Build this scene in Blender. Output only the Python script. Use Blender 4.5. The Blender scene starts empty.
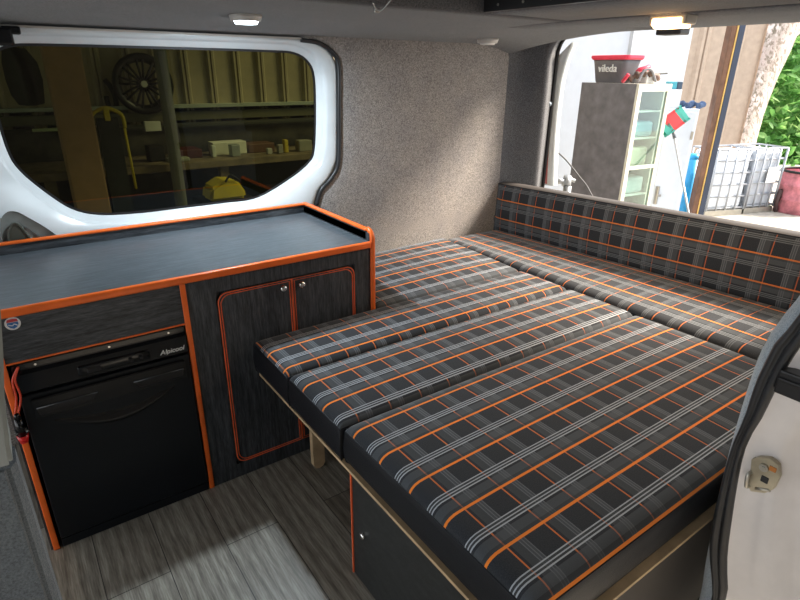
import bpy, bmesh, math, random
from mathutils import Vector, Matrix
random.seed(7)
sc = bpy.context.scene
PI = math.pi
# ------------------------------------------------------------------ camera, world, lights, exposure
CAM = Vector((0, 0, 1.5)); F = 554.135
ROT = Matrix(((0.8157280528811521, 0.21387589960988213, -0.5374428744608934),
              (-0.578338495189524, 0.31858811652407243, -0.751016775439511),
              (0.010598524644541312, 0.9234493551763993, 0.3835739299009402)))
cd = bpy.data.cameras.new('camera'); cam = bpy.data.objects.new('camera', cd)
sc.collection.objects.link(cam)
cam.matrix_world = Matrix.Translation(CAM) @ ROT.to_4x4()
cd.sensor_width = 36; cd.lens = 36 * F / 800; cd.clip_start = 0.02
sc.camera = cam

w = bpy.data.worlds.new('sky'); sc.world = w; w.use_nodes = True
wn = w.node_tree; bg = wn.nodes['Background']
bg.inputs['Color'].default_value = (0.93, 0.965, 1.0, 1); bg.inputs['Strength'].default_value = 1.5
sun = bpy.data.lights.new('sun', 'SUN'); sun.energy = 8.0; sun.angle = math.radians(18); sun.color = (1, 0.88, 0.74)
so = bpy.data.objects.new('sun', sun); sc.collection.objects.link(so)
so.rotation_euler = Vector((0.62, -0.36, 0.62)).to_track_quat('Z', 'Y').to_euler()
vs = sc.view_settings
vs.view_transform = 'Standard'; vs.look = 'None'; vs.gamma = 1; vs.use_curve_mapping = False
vs.exposure = 0.55

# ------------------------------------------------------------------ helpers
def ray(px, py): return ROT @ Vector((px - 400, 300 - py, -F))
def on(px, py, ax, v):
    d = ray(px, py); return CAM + d * ((v - CAM[ax]) / d[ax])
def dep(px, py, D): return CAM + ray(px, py) * (D / F)

def link(o): sc.collection.objects.link(o); return o
def props(o, label=None, cat=None, group=None, kind=None):
    if label: o['label'] = label
    if cat: o['category'] = cat
    if group: o['group'] = group
    if kind: o['kind'] = kind
    return o
def empty(name, loc, label, cat, group=None, rz=0):
    o = bpy.data.objects.new(name, None); link(o); o.empty_display_size = 0.1
    o.location = loc; o.rotation_euler = (0, 0, rz)
    return props(o, label, cat, group)
def wm(o):
    m = o.matrix_basis.copy()
    return wm(o.parent) @ m if o.parent else m
def obj(name, bm, mat, parent=None, smooth=False, base=None):
    """bm is in world coordinates"""
    if parent is not None:
        bm.transform(wm(parent).inverted()); loc = Vector()
    else:
        cs = [v.co for v in bm.verts]
        lo = Vector([min(c[i] for c in cs) for i in range(3)]); hi = Vector([max(c[i] for c in cs) for i in range(3)])
        loc = Vector(base) if base else Vector(((lo.x + hi.x) / 2, (lo.y + hi.y) / 2, lo.z))
        bm.transform(Matrix.Translation(-loc))
    me = bpy.data.meshes.new(name); bm.to_mesh(me); bm.free()
    if not isinstance(mat, (list, tuple)): mat = [mat]
    for m in mat: me.materials.append(m)
    if smooth:
        for p in me.polygons: p.use_smooth = True
    o = bpy.data.objects.new(name, me); link(o); o.location = loc
    if parent is not None: o.parent = parent
    return o
def struct(name, bm, mat, smooth=False, parent=None):
    o = obj(name, bm, mat, parent, smooth)
    if parent is None: o['kind'] = 'structure'
    return o
def thing(name, bm, mat, label, cat, group=None, smooth=False, kind=None):
    return props(obj(name, bm, mat, None, smooth), label, cat, group, kind)

def B(): return bmesh.new()
def box(bm, x0, x1, y0, y1, z0, z1, bev=0.0, M=None, seg=2):
    t = bmesh.new(); bmesh.ops.create_cube(t, size=1)
    for v in t.verts:
        v.co = Vector(((x0 + x1) / 2 + v.co.x * (x1 - x0), (y0 + y1) / 2 + v.co.y * (y1 - y0), (z0 + z1) / 2 + v.co.z * (z1 - z0)))
    if bev: bmesh.ops.bevel(t, geom=t.edges[:], offset=bev, segments=seg, profile=0.5, affect='EDGES')
    if M is not None: t.transform(M)
    merge(bm, t); return bm
def merge(bm, t):
    me = bpy.data.meshes.new('tmp'); t.to_mesh(me); t.free(); bm.from_mesh(me); bpy.data.meshes.remove(me)
def cyl(bm, p0, p1, r0, r1=None, n=24, cap=True):
    p0, p1 = Vector(p0), Vector(p1); r1 = r0 if r1 is None else r1
    q = (p1 - p0).to_track_quat('Z', 'Y').to_matrix()
    a = []; b = []
    for i in range(n):
        t = 2 * PI * i / n; d = q @ Vector((math.cos(t), math.sin(t), 0))
        a.append(bm.verts.new(p0 + d * r0)); b.append(bm.verts.new(p1 + d * r1))
    for i in range(n):
        j = (i + 1) % n; bm.faces.new((a[i], a[j], b[j], b[i]))
    if cap: bm.faces.new(a[::-1]); bm.faces.new(b)
    return bm
def tube(bm, pts, r, n=8, closed=False, flat=1.0):
    pts = [Vector(p) for p in pts]; rings = []; N = len(pts)
    up = None
    for i, p in enumerate(pts):
        if closed: t = pts[(i + 1) % N] - pts[i - 1]
        else: t = pts[min(i + 1, N - 1)] - pts[max(i - 1, 0)]
        t.normalize()
        if up is None: up = t.orthogonal().normalized()
        up = (up - t * up.dot(t)).normalized(); s = t.cross(up)
        rr = r[i] if isinstance(r, (list, tuple)) else r
        rings.append([bm.verts.new(p + up * math.cos(2 * PI * k / n) * rr + s * math.sin(2 * PI * k / n) * rr * flat) for k in range(n)])
    for i in range(N if closed else N - 1):
        a, b = rings[i], rings[(i + 1) % N]
        for k in range(n):
            l = (k + 1) % n; bm.faces.new((a[k], a[l], b[l], b[k]))
    if not closed: bm.faces.new(rings[0][::-1]); bm.faces.new(rings[-1])
    return bm
def crom(P, n=6, closed=False):
    P = [Vector(p) for p in P]; N = len(P); out = []
    for i in range(N if closed else N - 1):
        g = (lambda k: P[k % N]) if closed else (lambda k: P[min(max(k, 0), N - 1)])
        a, b, c, d = g(i - 1), g(i), g(i + 1), g(i + 2)
        for k in range(n):
            t = k / n
            out.append(0.5 * (2 * b + (c - a) * t + (2 * a - 5 * b + 4 * c - d) * t * t + (3 * b - a - 3 * c + d) * t ** 3))
    if not closed: out.append(P[-1])
    return out
def resample(P, n, closed=True):
    P = [Vector(p) for p in P]; Q = P + [P[0]] if closed else P
    L = [0]
    for a, b in zip(Q, Q[1:]): L.append(L[-1] + (b - a).length)
    out = []; m = n if closed else n - 1
    for i in range(n):
        s = L[-1] * i / m; k = 0
        while k < len(L) - 2 and L[k + 1] < s: k += 1
        d = L[k + 1] - L[k]; out.append(Q[k].lerp(Q[k + 1], (s - L[k]) / d if d else 0))
    return out
def strips(bm, rows, closed=False):
    R = [[bm.verts.new(p) for p in r] for r in rows]
    for a, b in zip(R, R[1:]):
        n = len(a)
        for i in range(n if closed else n - 1):
            j = (i + 1) % n; bm.faces.new((a[i], a[j], b[j], b[i]))
    return bm
def prism(bm, pts, axis, a, b, bev=0):
    """extrude a 2D outline along axis; pts are (u,v) in the two other axes in xyz order"""
    def mk(p, w):
        return Vector((w, p[0], p[1])) if axis == 0 else Vector((p[0], w, p[1])) if axis == 1 else Vector((p[0], p[1], w))
    t = bmesh.new()
    A = [t.verts.new(mk(p, a)) for p in pts]; Bv = [t.verts.new(mk(p, b)) for p in pts]; n = len(pts)
    t.faces.new(A); t.faces.new(Bv[::-1])
    for i in range(n): t.faces.new((A[i], Bv[i], Bv[(i + 1) % n], A[(i + 1) % n]))
    bmesh.ops.recalc_face_normals(t, faces=t.faces[:])
    if bev: bmesh.ops.bevel(t, geom=[e for e in t.edges if e.calc_face_angle(0) > 0.6], offset=bev, segments=2, affect='EDGES')
    merge(bm, t); return bm
def rrect(x0, x1, y0, y1, r, n=6):
    o = []
    for cx, cy, a in ((x1 - r, y1 - r, 0), (x0 + r, y1 - r, 90), (x0 + r, y0 + r, 180), (x1 - r, y0 + r, 270)):
        for k in range(n + 1):
            t = math.radians(a + 90 * k / n); o.append((cx + r * math.cos(t), cy + r * math.sin(t)))
    return o
def text_bm(txt, size, M, shear=0.0, ext=0.0008):
    c = bpy.data.curves.new('t', 'FONT'); c.body = txt; c.size = size; c.shear = shear; c.extrude = ext
    c.align_x = 'CENTER'; c.align_y = 'CENTER'; c.offset = size * 0.006
    o = bpy.data.objects.new('t', c); link(o); dg = bpy.context.evaluated_depsgraph_get()
    me = bpy.data.meshes.new_from_object(o.evaluated_get(dg)); bm = bmesh.new(); bm.from_mesh(me)
    bpy.data.objects.remove(o); bpy.data.curves.remove(c); bpy.data.meshes.remove(me)
    bm.transform(M); return bm
def frame(o, x, y):  # matrix from origin, x axis, y axis
    x = Vector(x).normalized(); y = Vector(y).normalized(); z = x.cross(y)
    M = Matrix((x, y, z)).transposed().to_4x4(); M.translation = Vector(o); return M
FRONT = lambda o: frame(o, (1, 0, 0), (0, 0, 1))      # faces -Y

# ------------------------------------------------------------------ materials
class NT:
    def __init__(s, name):
        s.m = bpy.data.materials.new(name); s.m.use_nodes = True; s.t = s.m.node_tree
        s.b = s.t.nodes['Principled BSDF']; s.out = s.t.nodes['Material Output']
    def n(s, ty, **k):
        q = s.t.nodes.new(ty)
        for a, v in k.items(): setattr(q, a, v)
        return q
    def l(s, a, b): s.t.links.new(a, b)
    def val(s, sock, v):
        if hasattr(v, 'is_output'): s.l(v, sock)
        else: sock.default_value = v
    def math(s, op, a, b=None):
        q = s.n('ShaderNodeMath', operation=op); s.val(q.inputs[0], a)
        if b is not None: s.val(q.inputs[1], b)
        return q.outputs[0]
    def mix(s, f, a, b):
        q = s.n('ShaderNodeMix', data_type='RGBA'); s.val(q.inputs['Factor'], f); s.val(q.inputs['A'], a); s.val(q.inputs['B'], b)
        return q.outputs['Result']
    def ramp(s, f, stops, const=False):
        q = s.n('ShaderNodeValToRGB'); r = q.color_ramp; r.interpolation = 'CONSTANT' if const else 'LINEAR'
        while len(r.elements) < len(stops): r.elements.new(0.5)
        for e, (p, c) in zip(r.elements, stops): e.position = p; e.color = c if len(c) == 4 else (*c, 1)
        s.l(f, q.inputs[0]); return q
    def coord(s, kind='Object', scale=(1, 1, 1)):
        q = s.n('ShaderNodeTexCoord'); m = s.n('ShaderNodeMapping'); m.inputs['Scale'].default_value = scale
        s.l(q.outputs[kind], m.inputs[0]); return m.outputs[0]
    def noise(s, vec, scale, detail=4, rough=0.55):
        q = s.n('ShaderNodeTexNoise'); q.inputs['Scale'].default_value = scale; q.inputs['Detail'].default_value = detail
        q.inputs['Roughness'].default_value = rough; s.l(vec, q.inputs[0]); return q.outputs[0]
    def bump(s, h, st, dist=0.002):
        q = s.n('ShaderNodeBump'); q.inputs['Strength'].default_value = st; q.inputs['Distance'].default_value = dist
        s.l(h, q.inputs['Height']); s.l(q.outputs[0], s.b.inputs['Normal'])
def plain(name, col, rough=0.5, metal=0.0, spec=0.5, var=0.06, coat=0.0, bump=0.0, bs=80):
    t = NT(name); v = t.coord(); nz = t.noise(v, 9, 5)
    c2 = tuple(min(1, x * (1 + 2 * var)) for x in col); c1 = tuple(x * (1 - 2 * var) for x in col)
    r = t.ramp(nz, [(0.3, c1), (0.7, c2)]); t.l(r.outputs[0], t.b.inputs['Base Color'])
    t.b.inputs['Roughness'].default_value = rough; t.b.inputs['Metallic'].default_value = metal
    t.b.inputs['Specular IOR Level'].default_value = spec; t.b.inputs['Coat Weight'].default_value = coat
    if bump: t.bump(t.noise(v, bs, 3), bump)
    return t.m
def emit(name, col, st):
    t = NT(name); t.b.inputs['Base Color'].default_value = (*col, 1); t.b.inputs['Emission Color'].default_value = (*col, 1)
    t.b.inputs['Emission Strength'].default_value = st; return t.m
def laminate(name, scale, dark=(0.012, 0.015, 0.019), light=(0.095, 0.105, 0.118), rough=0.42, spec=0.5):
    t = NT(name); v = t.coord('Object', scale); a = t.noise(v, 6, 8, 0.7); b = t.noise(v, 30, 4, 0.6)
    s = t.math('ADD', t.math('MULTIPLY', a, 0.6), t.math('MULTIPLY', b, 0.4))
    r = t.ramp(s, [(0.40, dark), (0.5, tuple(x * .65 + y * .35 for x, y in zip(dark, light))), (0.64, light)])
    t.l(r.outputs[0], t.b.inputs['Base Color']); t.b.inputs['Roughness'].default_value = rough
    t.b.inputs['Specular IOR Level'].default_value = spec; t.bump(s, 0.25, 0.001); return t.m
def carpet(name, dark, light, scale=230):
    t = NT(name); v = t.coord(); a = t.noise(v, scale, 3, 0.7); b = t.noise(v, 7, 4)
    r = t.ramp(a, [(0.33, dark), (0.5, tuple((x + y) / 2 for x, y in zip(dark, light))), (0.68, light)])
    r2 = t.ramp(b, [(0.3, (0.88, 0.88, 0.9)), (0.7, (1.08, 1.06, 1.02))])
    q = t.n('ShaderNodeMix', data_type='RGBA', blend_type='MULTIPLY'); q.inputs['Factor'].default_value = 1
    t.l(r.outputs[0], q.inputs['A']); t.l(r2.outputs[0], q.inputs['B']); t.l(q.outputs['Result'], t.b.inputs['Base Color'])
    t.b.inputs['Roughness'].default_value = 0.95; t.b.inputs['Specular IOR Level'].default_value = 0.15
    t.b.inputs['Sheen Weight'].default_value = 0.25
    t.bump(a, 0.6, 0.003); return t.m

def plaid(name, u0=0.0, v0=0.0, pu=0.114, pv=0.131, wt=(0.42, 0.45, 0.49, 0.92), shw=0.2, ob=(0.85, 0.235, 0.03, 1.0)):
    """bold orange + white triples run along u (repeat in v); thin orange + grey triples run along v (repeat in u)"""
    t = NT(name); uv = t.n('ShaderNodeTexCoord'); sp = t.n('ShaderNodeSeparateXYZ'); t.l(uv.outputs['UV'], sp.inputs[0])
    fu = t.math('FRACT', t.math('MULTIPLY', t.math('SUBTRACT', sp.outputs[0], u0), 1 / pu))
    fv = t.math('FRACT', t.math('MULTIPLY', t.math('SUBTRACT', v0, sp.outputs[1]), 1 / pv))
    g = 1.0
    N = (0, 0, 0, 0.0); gr = (0.10, 0.11, 0.12, 0.5); W = wt; O = ob; O2 = (0.70 * ob[3] ** 3, 0.19 * ob[3] ** 3, 0.045, 0.8)
    W2 = (0.20, 0.215, 0.235, 0.55); gd = (0.05, 0.055, 0.06, 0.7)
    rw = t.ramp(fu, [(0, O2), (0.032, N), (0.10, (0.075, 0.082, 0.09, 0.5)), (0.29, W2), (0.315, gr), (0.36, W2), (0.385, gr), (0.43, W2), (0.455, N)], True)
    rb = t.ramp(fv, [(0, N), (0.10, W), (0.125, gd), (0.165, W), (0.19, gd), (0.23, W), (0.257, N), (0.31, gr), (0.49, gd), (0.565, O), (0.620, N)], True)
    v = t.coord('UV', (1, 1, 1)); nz = t.noise(v, 420, 2, 0.6)
    base = t.ramp(nz, [(0.3, (0.014, 0.016, 0.020)), (0.7, (0.036, 0.040, 0.047))]).outputs[0]
    c = t.mix(rw.outputs['Alpha'], base, rw.outputs['Color']); c = t.mix(rb.outputs['Alpha'], c, rb.outputs['Color'])
    t.l(c, t.b.inputs['Base Color']); t.b.inputs['Roughness'].default_value = 0.85
    t.b.inputs['Specular IOR Level'].default_value = 0.25; t.b.inputs['Sheen Weight'].default_value = shw; t.b.inputs['Sheen Roughness'].default_value = 0.4
    t.bump(nz, 0.25, 0.001); return t.m

ORANGE = plain('orange_edge_trim', (0.88, 0.155, 0.022), 0.35)
ORANGE_L = plain('orange_groove', (0.78, 0.13, 0.04), 0.5)
LAM_TOP = laminate('dark_laminate_top', (1.2, 14, 1), (0.06, 0.075, 0.085), (0.135, 0.155, 0.175), 0.34)
LAM_H = laminate('dark_laminate_horizontal', (1.2, 1, 14))
LAM_V = laminate('dark_laminate_vertical', (14, 14, 1.0))
GLOSS_BLACK = plain('gloss_black_plastic', (0.006, 0.007, 0.009), 0.16, spec=0.5)
SATIN_BLACK = plain('satin_black_door', (0.007, 0.009, 0.012), 0.28, spec=.3, bump=0.05, bs=400)
VINYL = plain('black_vinyl', (0.008, 0.009, 0.012), 0.5, spec=.3, bump=0.3, bs=350)
RUBBER = plain('black_rubber', (0.018, 0.019, 0.021), 0.38)
CHROME = plain('chrome', (0.75, 0.74, 0.72), 0.22, 1.0)
STEEL = plain('dull_steel', (0.45, 0.43, 0.38), 0.4, 0.9)
BLACK = plain('matt_black', (0.008, 0.008, 0.009), 0.6)
PLY = plain('plywood', (0.50, 0.36, 0.21), 0.7, var=0.15)
WHITE_BODY = plain('white_body_paint', (0.62, 0.66, 0.68), 0.22, coat=0.4, var=0.02)
WHITE_JAMB = plain('white_jamb_paint', (0.66, 0.62, 0.60), 0.35, coat=0.2, var=0.04)
CARPET_W = carpet('wall_carpet', (0.12, 0.11, 0.105), (0.46, 0.43, 0.41))
CARPET_C = carpet('ceiling_carpet_shaded', (0.045, 0.047, 0.052), (0.19, 0.195, 0.212))  # overhead shade put into the colour, darker than the wall carpet
CARPET_B = carpet('blue_grey_carpet', (0.20, 0.25, 0.29), (0.42, 0.49, 0.55), 300)
WHITE_P = plain('white_plastic', (0.75, 0.75, 0.74), 0.4, var=0.02)

def glass_tint():
    t = NT('tinted_glass'); tr = t.n('ShaderNodeBsdfTransparent'); tr.inputs[0].default_value = (0.075, 0.082, 0.040, 1)
    gl = t.n('ShaderNodeBsdfGlossy'); gl.inputs['Roughness'].default_value = 0.01
    lw = t.n('ShaderNodeFresnel'); lw.inputs[0].default_value = 1.48
    mx = t.n('ShaderNodeMixShader'); t.l(lw.outputs[0], mx.inputs[0]); t.l(tr.outputs[0], mx.inputs[1]); t.l(gl.outputs[0], mx.inputs[2])
    t.l(mx.outputs[0], t.out.inputs[0]); return t.m
TINT = glass_tint()

def floor_mat():
    t = NT('vinyl_plank_floor'); q = t.n('ShaderNodeTexCoord'); m = t.n('ShaderNodeMapping'); m.inputs['Rotation'].default_value = (0, 0, PI / 2)
    t.l(q.outputs['Object'], m.inputs[0])
    br = t.n('ShaderNodeTexBrick'); br.offset = 0.37; br.inputs['Scale'].default_value = 1; br.inputs['Brick Width'].default_value = 1.2
    br.inputs['Row Height'].default_value = 0.185; br.inputs['Mortar Size'].default_value = 0.0015; br.inputs['Color1'].default_value = (0, 0, 0, 1)
    br.inputs['Color2'].default_value = (1, 1, 1, 1); br.inputs['Mortar'].default_value = (0.3, 0.3, 0.3, 1); t.l(m.outputs[0], br.inputs[0])
    v = t.coord('Object', (9, 1.1, 1))
    dv = t.n('ShaderNodeVectorMath', operation='ADD'); t.l(v, dv.inputs[0]); t.l(br.outputs['Color'], dv.inputs[1])
    wv = t.n('ShaderNodeTexWave'); wv.inputs['Scale'].default_value = 0.9; wv.inputs['Distortion'].default_value = 7; wv.inputs['Detail'].default_value = 3
    wv.inputs['Detail Scale'].default_value = 1.2; t.l(dv.outputs[0], wv.inputs[0])
    n2 = t.noise(t.coord('Object', (40, 2.5, 1)), 5, 6, 0.65)
    f = t.math('ADD', t.math('MULTIPLY', wv.outputs[0], 0.16), t.math('MULTIPLY', n2, 0.84))
    r = t.ramp(f, [(0.3, (0.14, 0.125, 0.105)), (0.5, (0.28, 0.255, 0.22)), (0.7, (0.46, 0.43, 0.375))])
    r2 = t.ramp(br.outputs['Color'], [(0, (0.72, 0.70, 0.66)), (1, (1.1, 1.12, 1.1))])
    x = t.n('ShaderNodeMix', data_type='RGBA', blend_type='MULTIPLY'); x.inputs['Factor'].default_value = 1
    t.l(r.outputs[0], x.inputs['A']); t.l(r2.outputs[0], x.inputs['B'])
    c = t.mix(br.outputs['Fac'], x.outputs['Result'], (0.05, 0.045, 0.04, 1)); t.l(c, t.b.inputs['Base Color'])
    t.b.inputs['Roughness'].default_value = 0.42; t.bump(f, 0.15, 0.001); return t.m

# ------------------------------------------------------------------ van shell
FZ = 1.80          # cabinet front plane (Y)
WY = 2.45          # far wall
struct('floor', box(B(), -0.9, 2.72, 0.44, 2.54, -0.05, 0.0), floor_mat())

def roofz(x, y):
    e = max(0, (y - 1.5) / (WY - 1.5)); d = max(0, (x - 2.20) / 0.35)
    return 1.68 - (0.045 + 0.06 * min(d, 1) ** 2) * e ** 2.2 - 0.0
# ceiling: far side band, then the band behind the roof aperture
bm = B(); xs = [-0.9 + 0.1 * i for i in range(35)]
rows = []
for j in range(12):
    y = 1.555 + (WY + 0.06 - 1.555) * j / 11; rows.append([Vector((x, y, roofz(x, y))) for x in xs])
rows = [[p + Vector((0, 0, .05)) for p in rows[0]]] + rows
strips(bm, rows)
bmesh.ops.recalc_face_normals(bm, faces=bm.faces[:])
struct('ceiling', bm, CARPET_C, True)
bm = B(); ys = [0.3 + (1.56 - 0.3) * i / 10 for i in range(11)]
prof = [(1.455, 1.735), (1.46, 1.69), (1.475, 1.68), (1.60, 1.682), (1.885, 1.680), (1.895, 1.700)]
strips(bm, [[Vector((x - 0.0 * y, y, z)) for y in ys] for x, z in prof])
struct('ceiling_rear', bm, CARPET_C, True)
# rear header beam with a soft edge
bm = B(); ys = [0.25 + (2.3 - 0.25) * i / 24 for i in range(25)]
prof = [(1.90, 1.71), (1.902, 1.682), (1.912, 1.676), (2.1, 1.676), (2.40, 1.680), (2.58, 1.682), (2.64, 1.690), (2.66, 1.71), (2.66, 1.75)]
strips(bm, [[Vector((x, y, z - 0.03 * max(0, (y - 1.6)) ** 2)) for y in ys] for x, z in prof])
struct('trim_1', bm, CARPET_C, True)
# near side ceiling strip (front and near edge of the aperture)
struct('ceiling_near', box(B(), -0.9, 1.9, 0.22, 0.45, 1.68, 1.73), CARPET_C)
# pop-top well: black box above the aperture
bm = B()
box(bm, -0.9, 1.47, 1.57, 1.60, 1.70, 2.1); box(bm, 1.47, 1.50, 0.40, 1.60, 1.735, 2.1); box(bm, -0.9, 1.5, 0.38, 0.41, 1.73, 2.1)
box(bm, -0.93, -0.9, 0.38, 1.6, 1.70, 2.1); box(bm, -0.93, 1.5, 0.38, 1.6, 2.1, 2.13)
struct('ceiling_roof_well', bm, BLACK)
# outer roof skin keeps the sky out of the joints
bm = B(); box(bm, 1.44, 2.80, 0.2, 2.62, 1.745, 1.775); box(bm, -0.95, 1.44, 1.57, 2.62, 1.745, 1.775); box(bm, -0.95, 2.80, 2.55, 2.62, 1.60, 1.76)
struct('trim_2', bm, WHITE_BODY)

# far wall carpet: sheet with an outline following the window panel
P_OUT = [(1.196, 1.617), (1.284, 1.607), (1.349, 1.572), (1.381, 1.515), (1.376, 1.32), (1.366, 1.086), (1.322, 1.002), (1.262, 0.949), (1.235, 0.878)]
edge = crom([Vector((x, WY, z)) for x, z in P_OUT], 5)
edge = [Vector((p.x + 0.008, WY, p.z)) for p in edge]
bm = B(); nn = 40; E = resample([Vector((1.20, WY, 1.66))] + edge[1:] + [Vector((1.23, WY, -0.0))], nn, False)
rws = []
for i, p in enumerate(E):
    row = [Vector((p.x, WY + 0.03, p.z)), Vector((p.x + 0.004, WY + 0.006, p.z))]
    for k in range(14):
        x = p.x + 0.012 + (2.66 - p.x - 0.012) * k / 13; row.append(Vector((x, WY + 0.03 * max(0, (0.75 - p.z)) - 0.0, p.z)))
    rws.append(row)
strips(bm, rws); struct('wall_far', bm, CARPET_W, True)
# far wall lower / front part hidden behind the cabinet
struct('wall_far_lower', box(B(), -0.9, 1.24, 2.56, 2.60, -0.05, 0.90), CARPET_W)

# white metal window panel: loft between the glass opening and the outer edge
G = [(0.296, 0.943), (0.205, 0.975), (0.136, 1.038), (0.06, 1.137), (0.035, 1.213), (0.030, 1.347), (0.038, 1.47), (0.065, 1.535), (0.106, 1.561), (0.209, 1.571), (0.691, 1.573), (1.074, 1.572), (1.188, 1.567), (1.255, 1.535), (1.287, 1.469), (1.285, 1.30), (1.268, 1.131), (1.234, 1.076), (1.134, 1.012), (0.96, 0.938), (0.802, 0.932), (0.604, 0.932), (0.45, 0.932)]
gl = resample(crom([Vector((x, 2.50, z)) for x, z in G], 6, True), 160)
ctr = Vector((0.66, 2.5, 1.25))
def inset(P, d, y):
    out = []; n = len(P)
    for i, p in enumerate(P):
        t = (P[(i + 1) % n] - P[i - 1]).normalized(); nrm = Vector((-t.z, 0, t.x))
        if nrm.dot(p - ctr) < 0: nrm = -nrm
        out.append(Vector((p.x + nrm.x * d, y, p.z + nrm.z * d)))
    return out
O_ = [(0.35, 0.84), (-0.2, 0.84), (-0.62, 0.84), (-0.66, 1.0), (-0.66, 1.3), (-0.66, 1.55), (-0.60, 1.62), (0.0, 1.626), (0.403, 1.626), (0.761, 1.624)] + P_OUT + [(1.22, 0.84), (0.8, 0.84)]
def radial(P, y):
    """sample outline P at the same angles as the glass loop"""
    out = []
    Q = [Vector((a, 0, b)) for a, b in P]
    for g in gl:
        d = Vector((g.x - ctr.x, 0, g.z - ctr.z)); c = Vector((ctr.x, 0, ctr.z)); best = None
        for i in range(len(Q)):
            a, b = Q[i], Q[(i + 1) % len(Q)]; e = b - a; den = d.x * e.z - d.z * e.x
            if abs(den) < 1e-9: continue
            t = ((a.x - c.x) * e.z - (a.z - c.z) * e.x) / den; u = ((a.x - c.x) * d.z - (a.z - c.z) * d.x) / den
            if t > 0 and -1e-6 <= u <= 1 + 1e-6: best = t if best is None else max(best, t)
        p = c + d * (best or 1.3); out.append(Vector((p.x, y, p.z)))
    return out
outl = radial(O_, WY + 0.005)
rows = [inset(gl, 0.0, 2.515), inset(gl, 0.004, 2.500), inset(gl, 0.022, 2.490), inset(gl, 0.028, 2.478)]
a = inset(gl, 0.034, 2.456)
a = [Vector((p.x, p.y, p.z)) if (p - ctr).length < (o - ctr).length - 0.01 else o.lerp(g, 0.2) for p, o, g in zip(a, outl, gl)]
rows.append(a); rows.append([x.lerp(y, 0.75) + Vector((0, -0.004, 0)) for x, y in zip(a, outl)]); rows.append(outl)
rows.append([Vector((p.x, p.y + 0.05, p.z)) for p in outl])
bm = strips(B(), rows, True); bmesh.ops.recalc_face_normals(bm, faces=bm.faces[:])
win = struct('window_1', bm, WHITE_BODY, True)
# pane with black ceramic border
bm = B(); vs_ = [bm.verts.new(Vector((p.x, 2.508, p.z))) for p in inset(gl, 0.006, 2.508)]; bm.faces.new(vs_)
struct('glass_pane', bm, TINT, parent=win)
bm = strips(B(), [inset(gl, 0.004, 2.506), inset(gl, -0.007, 2.506), inset(gl, -0.007, 2.512)], True)
struct('glass_border', bm, BLACK, parent=win)
# black seal running round the panel edge
sl = crom([Vector((x + 0.002, WY - 0.004, z)) for x, z in P_OUT], 5)
struct('trim_3', tube(B(), sl[:-1] + [Vector((1.235, WY - 0.004, 0.88))], 0.0085, 8, flat=1.3), RUBBER, True)
# white cut edge of the carpeted ceiling trim above the window
struct('trim_4', box(B(), -0.6, 1.235, 2.440, 2.452, 1.619, 1.626, 0.001), plain('trim_edge', (0.45, 0.42, 0.38), 0.6))
# oval recess in the body panel
bm = B(); pts = crom([Vector((-0.055, 0, 0.86)), Vector((-0.045, 0, 0.965)), Vector((-0.02, 0, 1.004)), Vector((0.012, 0, 1.006)), Vector((0.05, 0, 0.975)), Vector((0.10, 0, 0.925)), Vector((0.15, 0, 0.86))], 5)
c0 = Vector((0.03, 0, 0.90))
strips(bm, [[Vector((p.x, 2.440, p.z)) for p in pts], [Vector((c0.x + (p.x - c0.x) * .93, 2.444, c0.z + (p.z - c0.z) * .93)) for p in pts], [Vector((c0.x + (p.x - c0.x) * .45, 2.4442, c0.z + (p.z - c0.z) * .45)) for p in pts]])
struct('trim_5', bm, plain('recess_lining', (0.20, 0.22, 0.21), 0.7, var=0.2), True)
bm = B(); pts = [Vector((-0.035, 0, 0.86)), Vector((-0.028, 0, 0.925)), Vector((-0.008, 0, 0.962)), Vector((0.012, 0, 0.955)), Vector((0.035, 0, 0.90)), Vector((0.045, 0, 0.86))]
pts = crom(pts, 5); f_ = [bm.verts.new(Vector((p.x, 2.436, p.z))) for p in pts]; bm.faces.new(f_)
tube(bm, [Vector((p.x, 2.436, p.z)) for p in pts], 0.004)
struct('trim_6', bm, plain('recess_hole', (0.07, 0.075, 0.06), 0.5))

# rear wall with tailgate aperture
AP = rrect(0.42, 2.285, 0.55, 1.685, 0.12, 10)
ap = resample([Vector((2.50, y, z)) for y, z in AP], 200)
cen = Vector((2.5, 1.3, 1.15))
def scaled(P, dx, grow, x):
    out = []
    for p in P:
        d = Vector((0, 1 if p.y > 1.3 else -1, 0))
        out.append(Vector((x, min(max(p.y + grow * (1 if p.y > 2.0 else -1 if p.y < 0.55 else 0), 0.25), 2.47), p.z + (grow if p.z > 1.55 else 0))))
    return out
bm = B()
def push(P, gy, x, gz=None):
    gz = gy if gz is None else gz; out = []
    for p in P:
        yy = p.y + gy * min(1, max(0, (p.y - 2.16) / 0.12)) - gy * min(1, max(0, (0.55 - p.y) / 0.1))
        zz = p.z + gz * min(1, max(0, (p.z - 1.55) / 0.11)) - gz * min(1, max(0, (0.66 - p.z) / 0.1)); out.append(Vector((x, yy, zz)))
    return out
rows = [push(ap, 0.07, 2.78, .05), push(ap, 0.03, 2.70, .02), push(ap, 0.002, 2.655), push(ap, 0.02, 2.635), push(ap, 0.07, 2.620, 0.02), push(ap, 0.13, 2.59, 0.03), push(ap, 0.155, 2.54, 0.04), push(ap, 0.17, 2.475, 0.05)]
strips(bm, rows, True); struct('wall_rear', bm, CARPET_C, True)
bm = B(); box(bm, 2.73, 2.79, 0.25, 2.5, -0.05, 0.56)
struct('wall_rear_lower', bm, CARPET_C)
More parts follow.
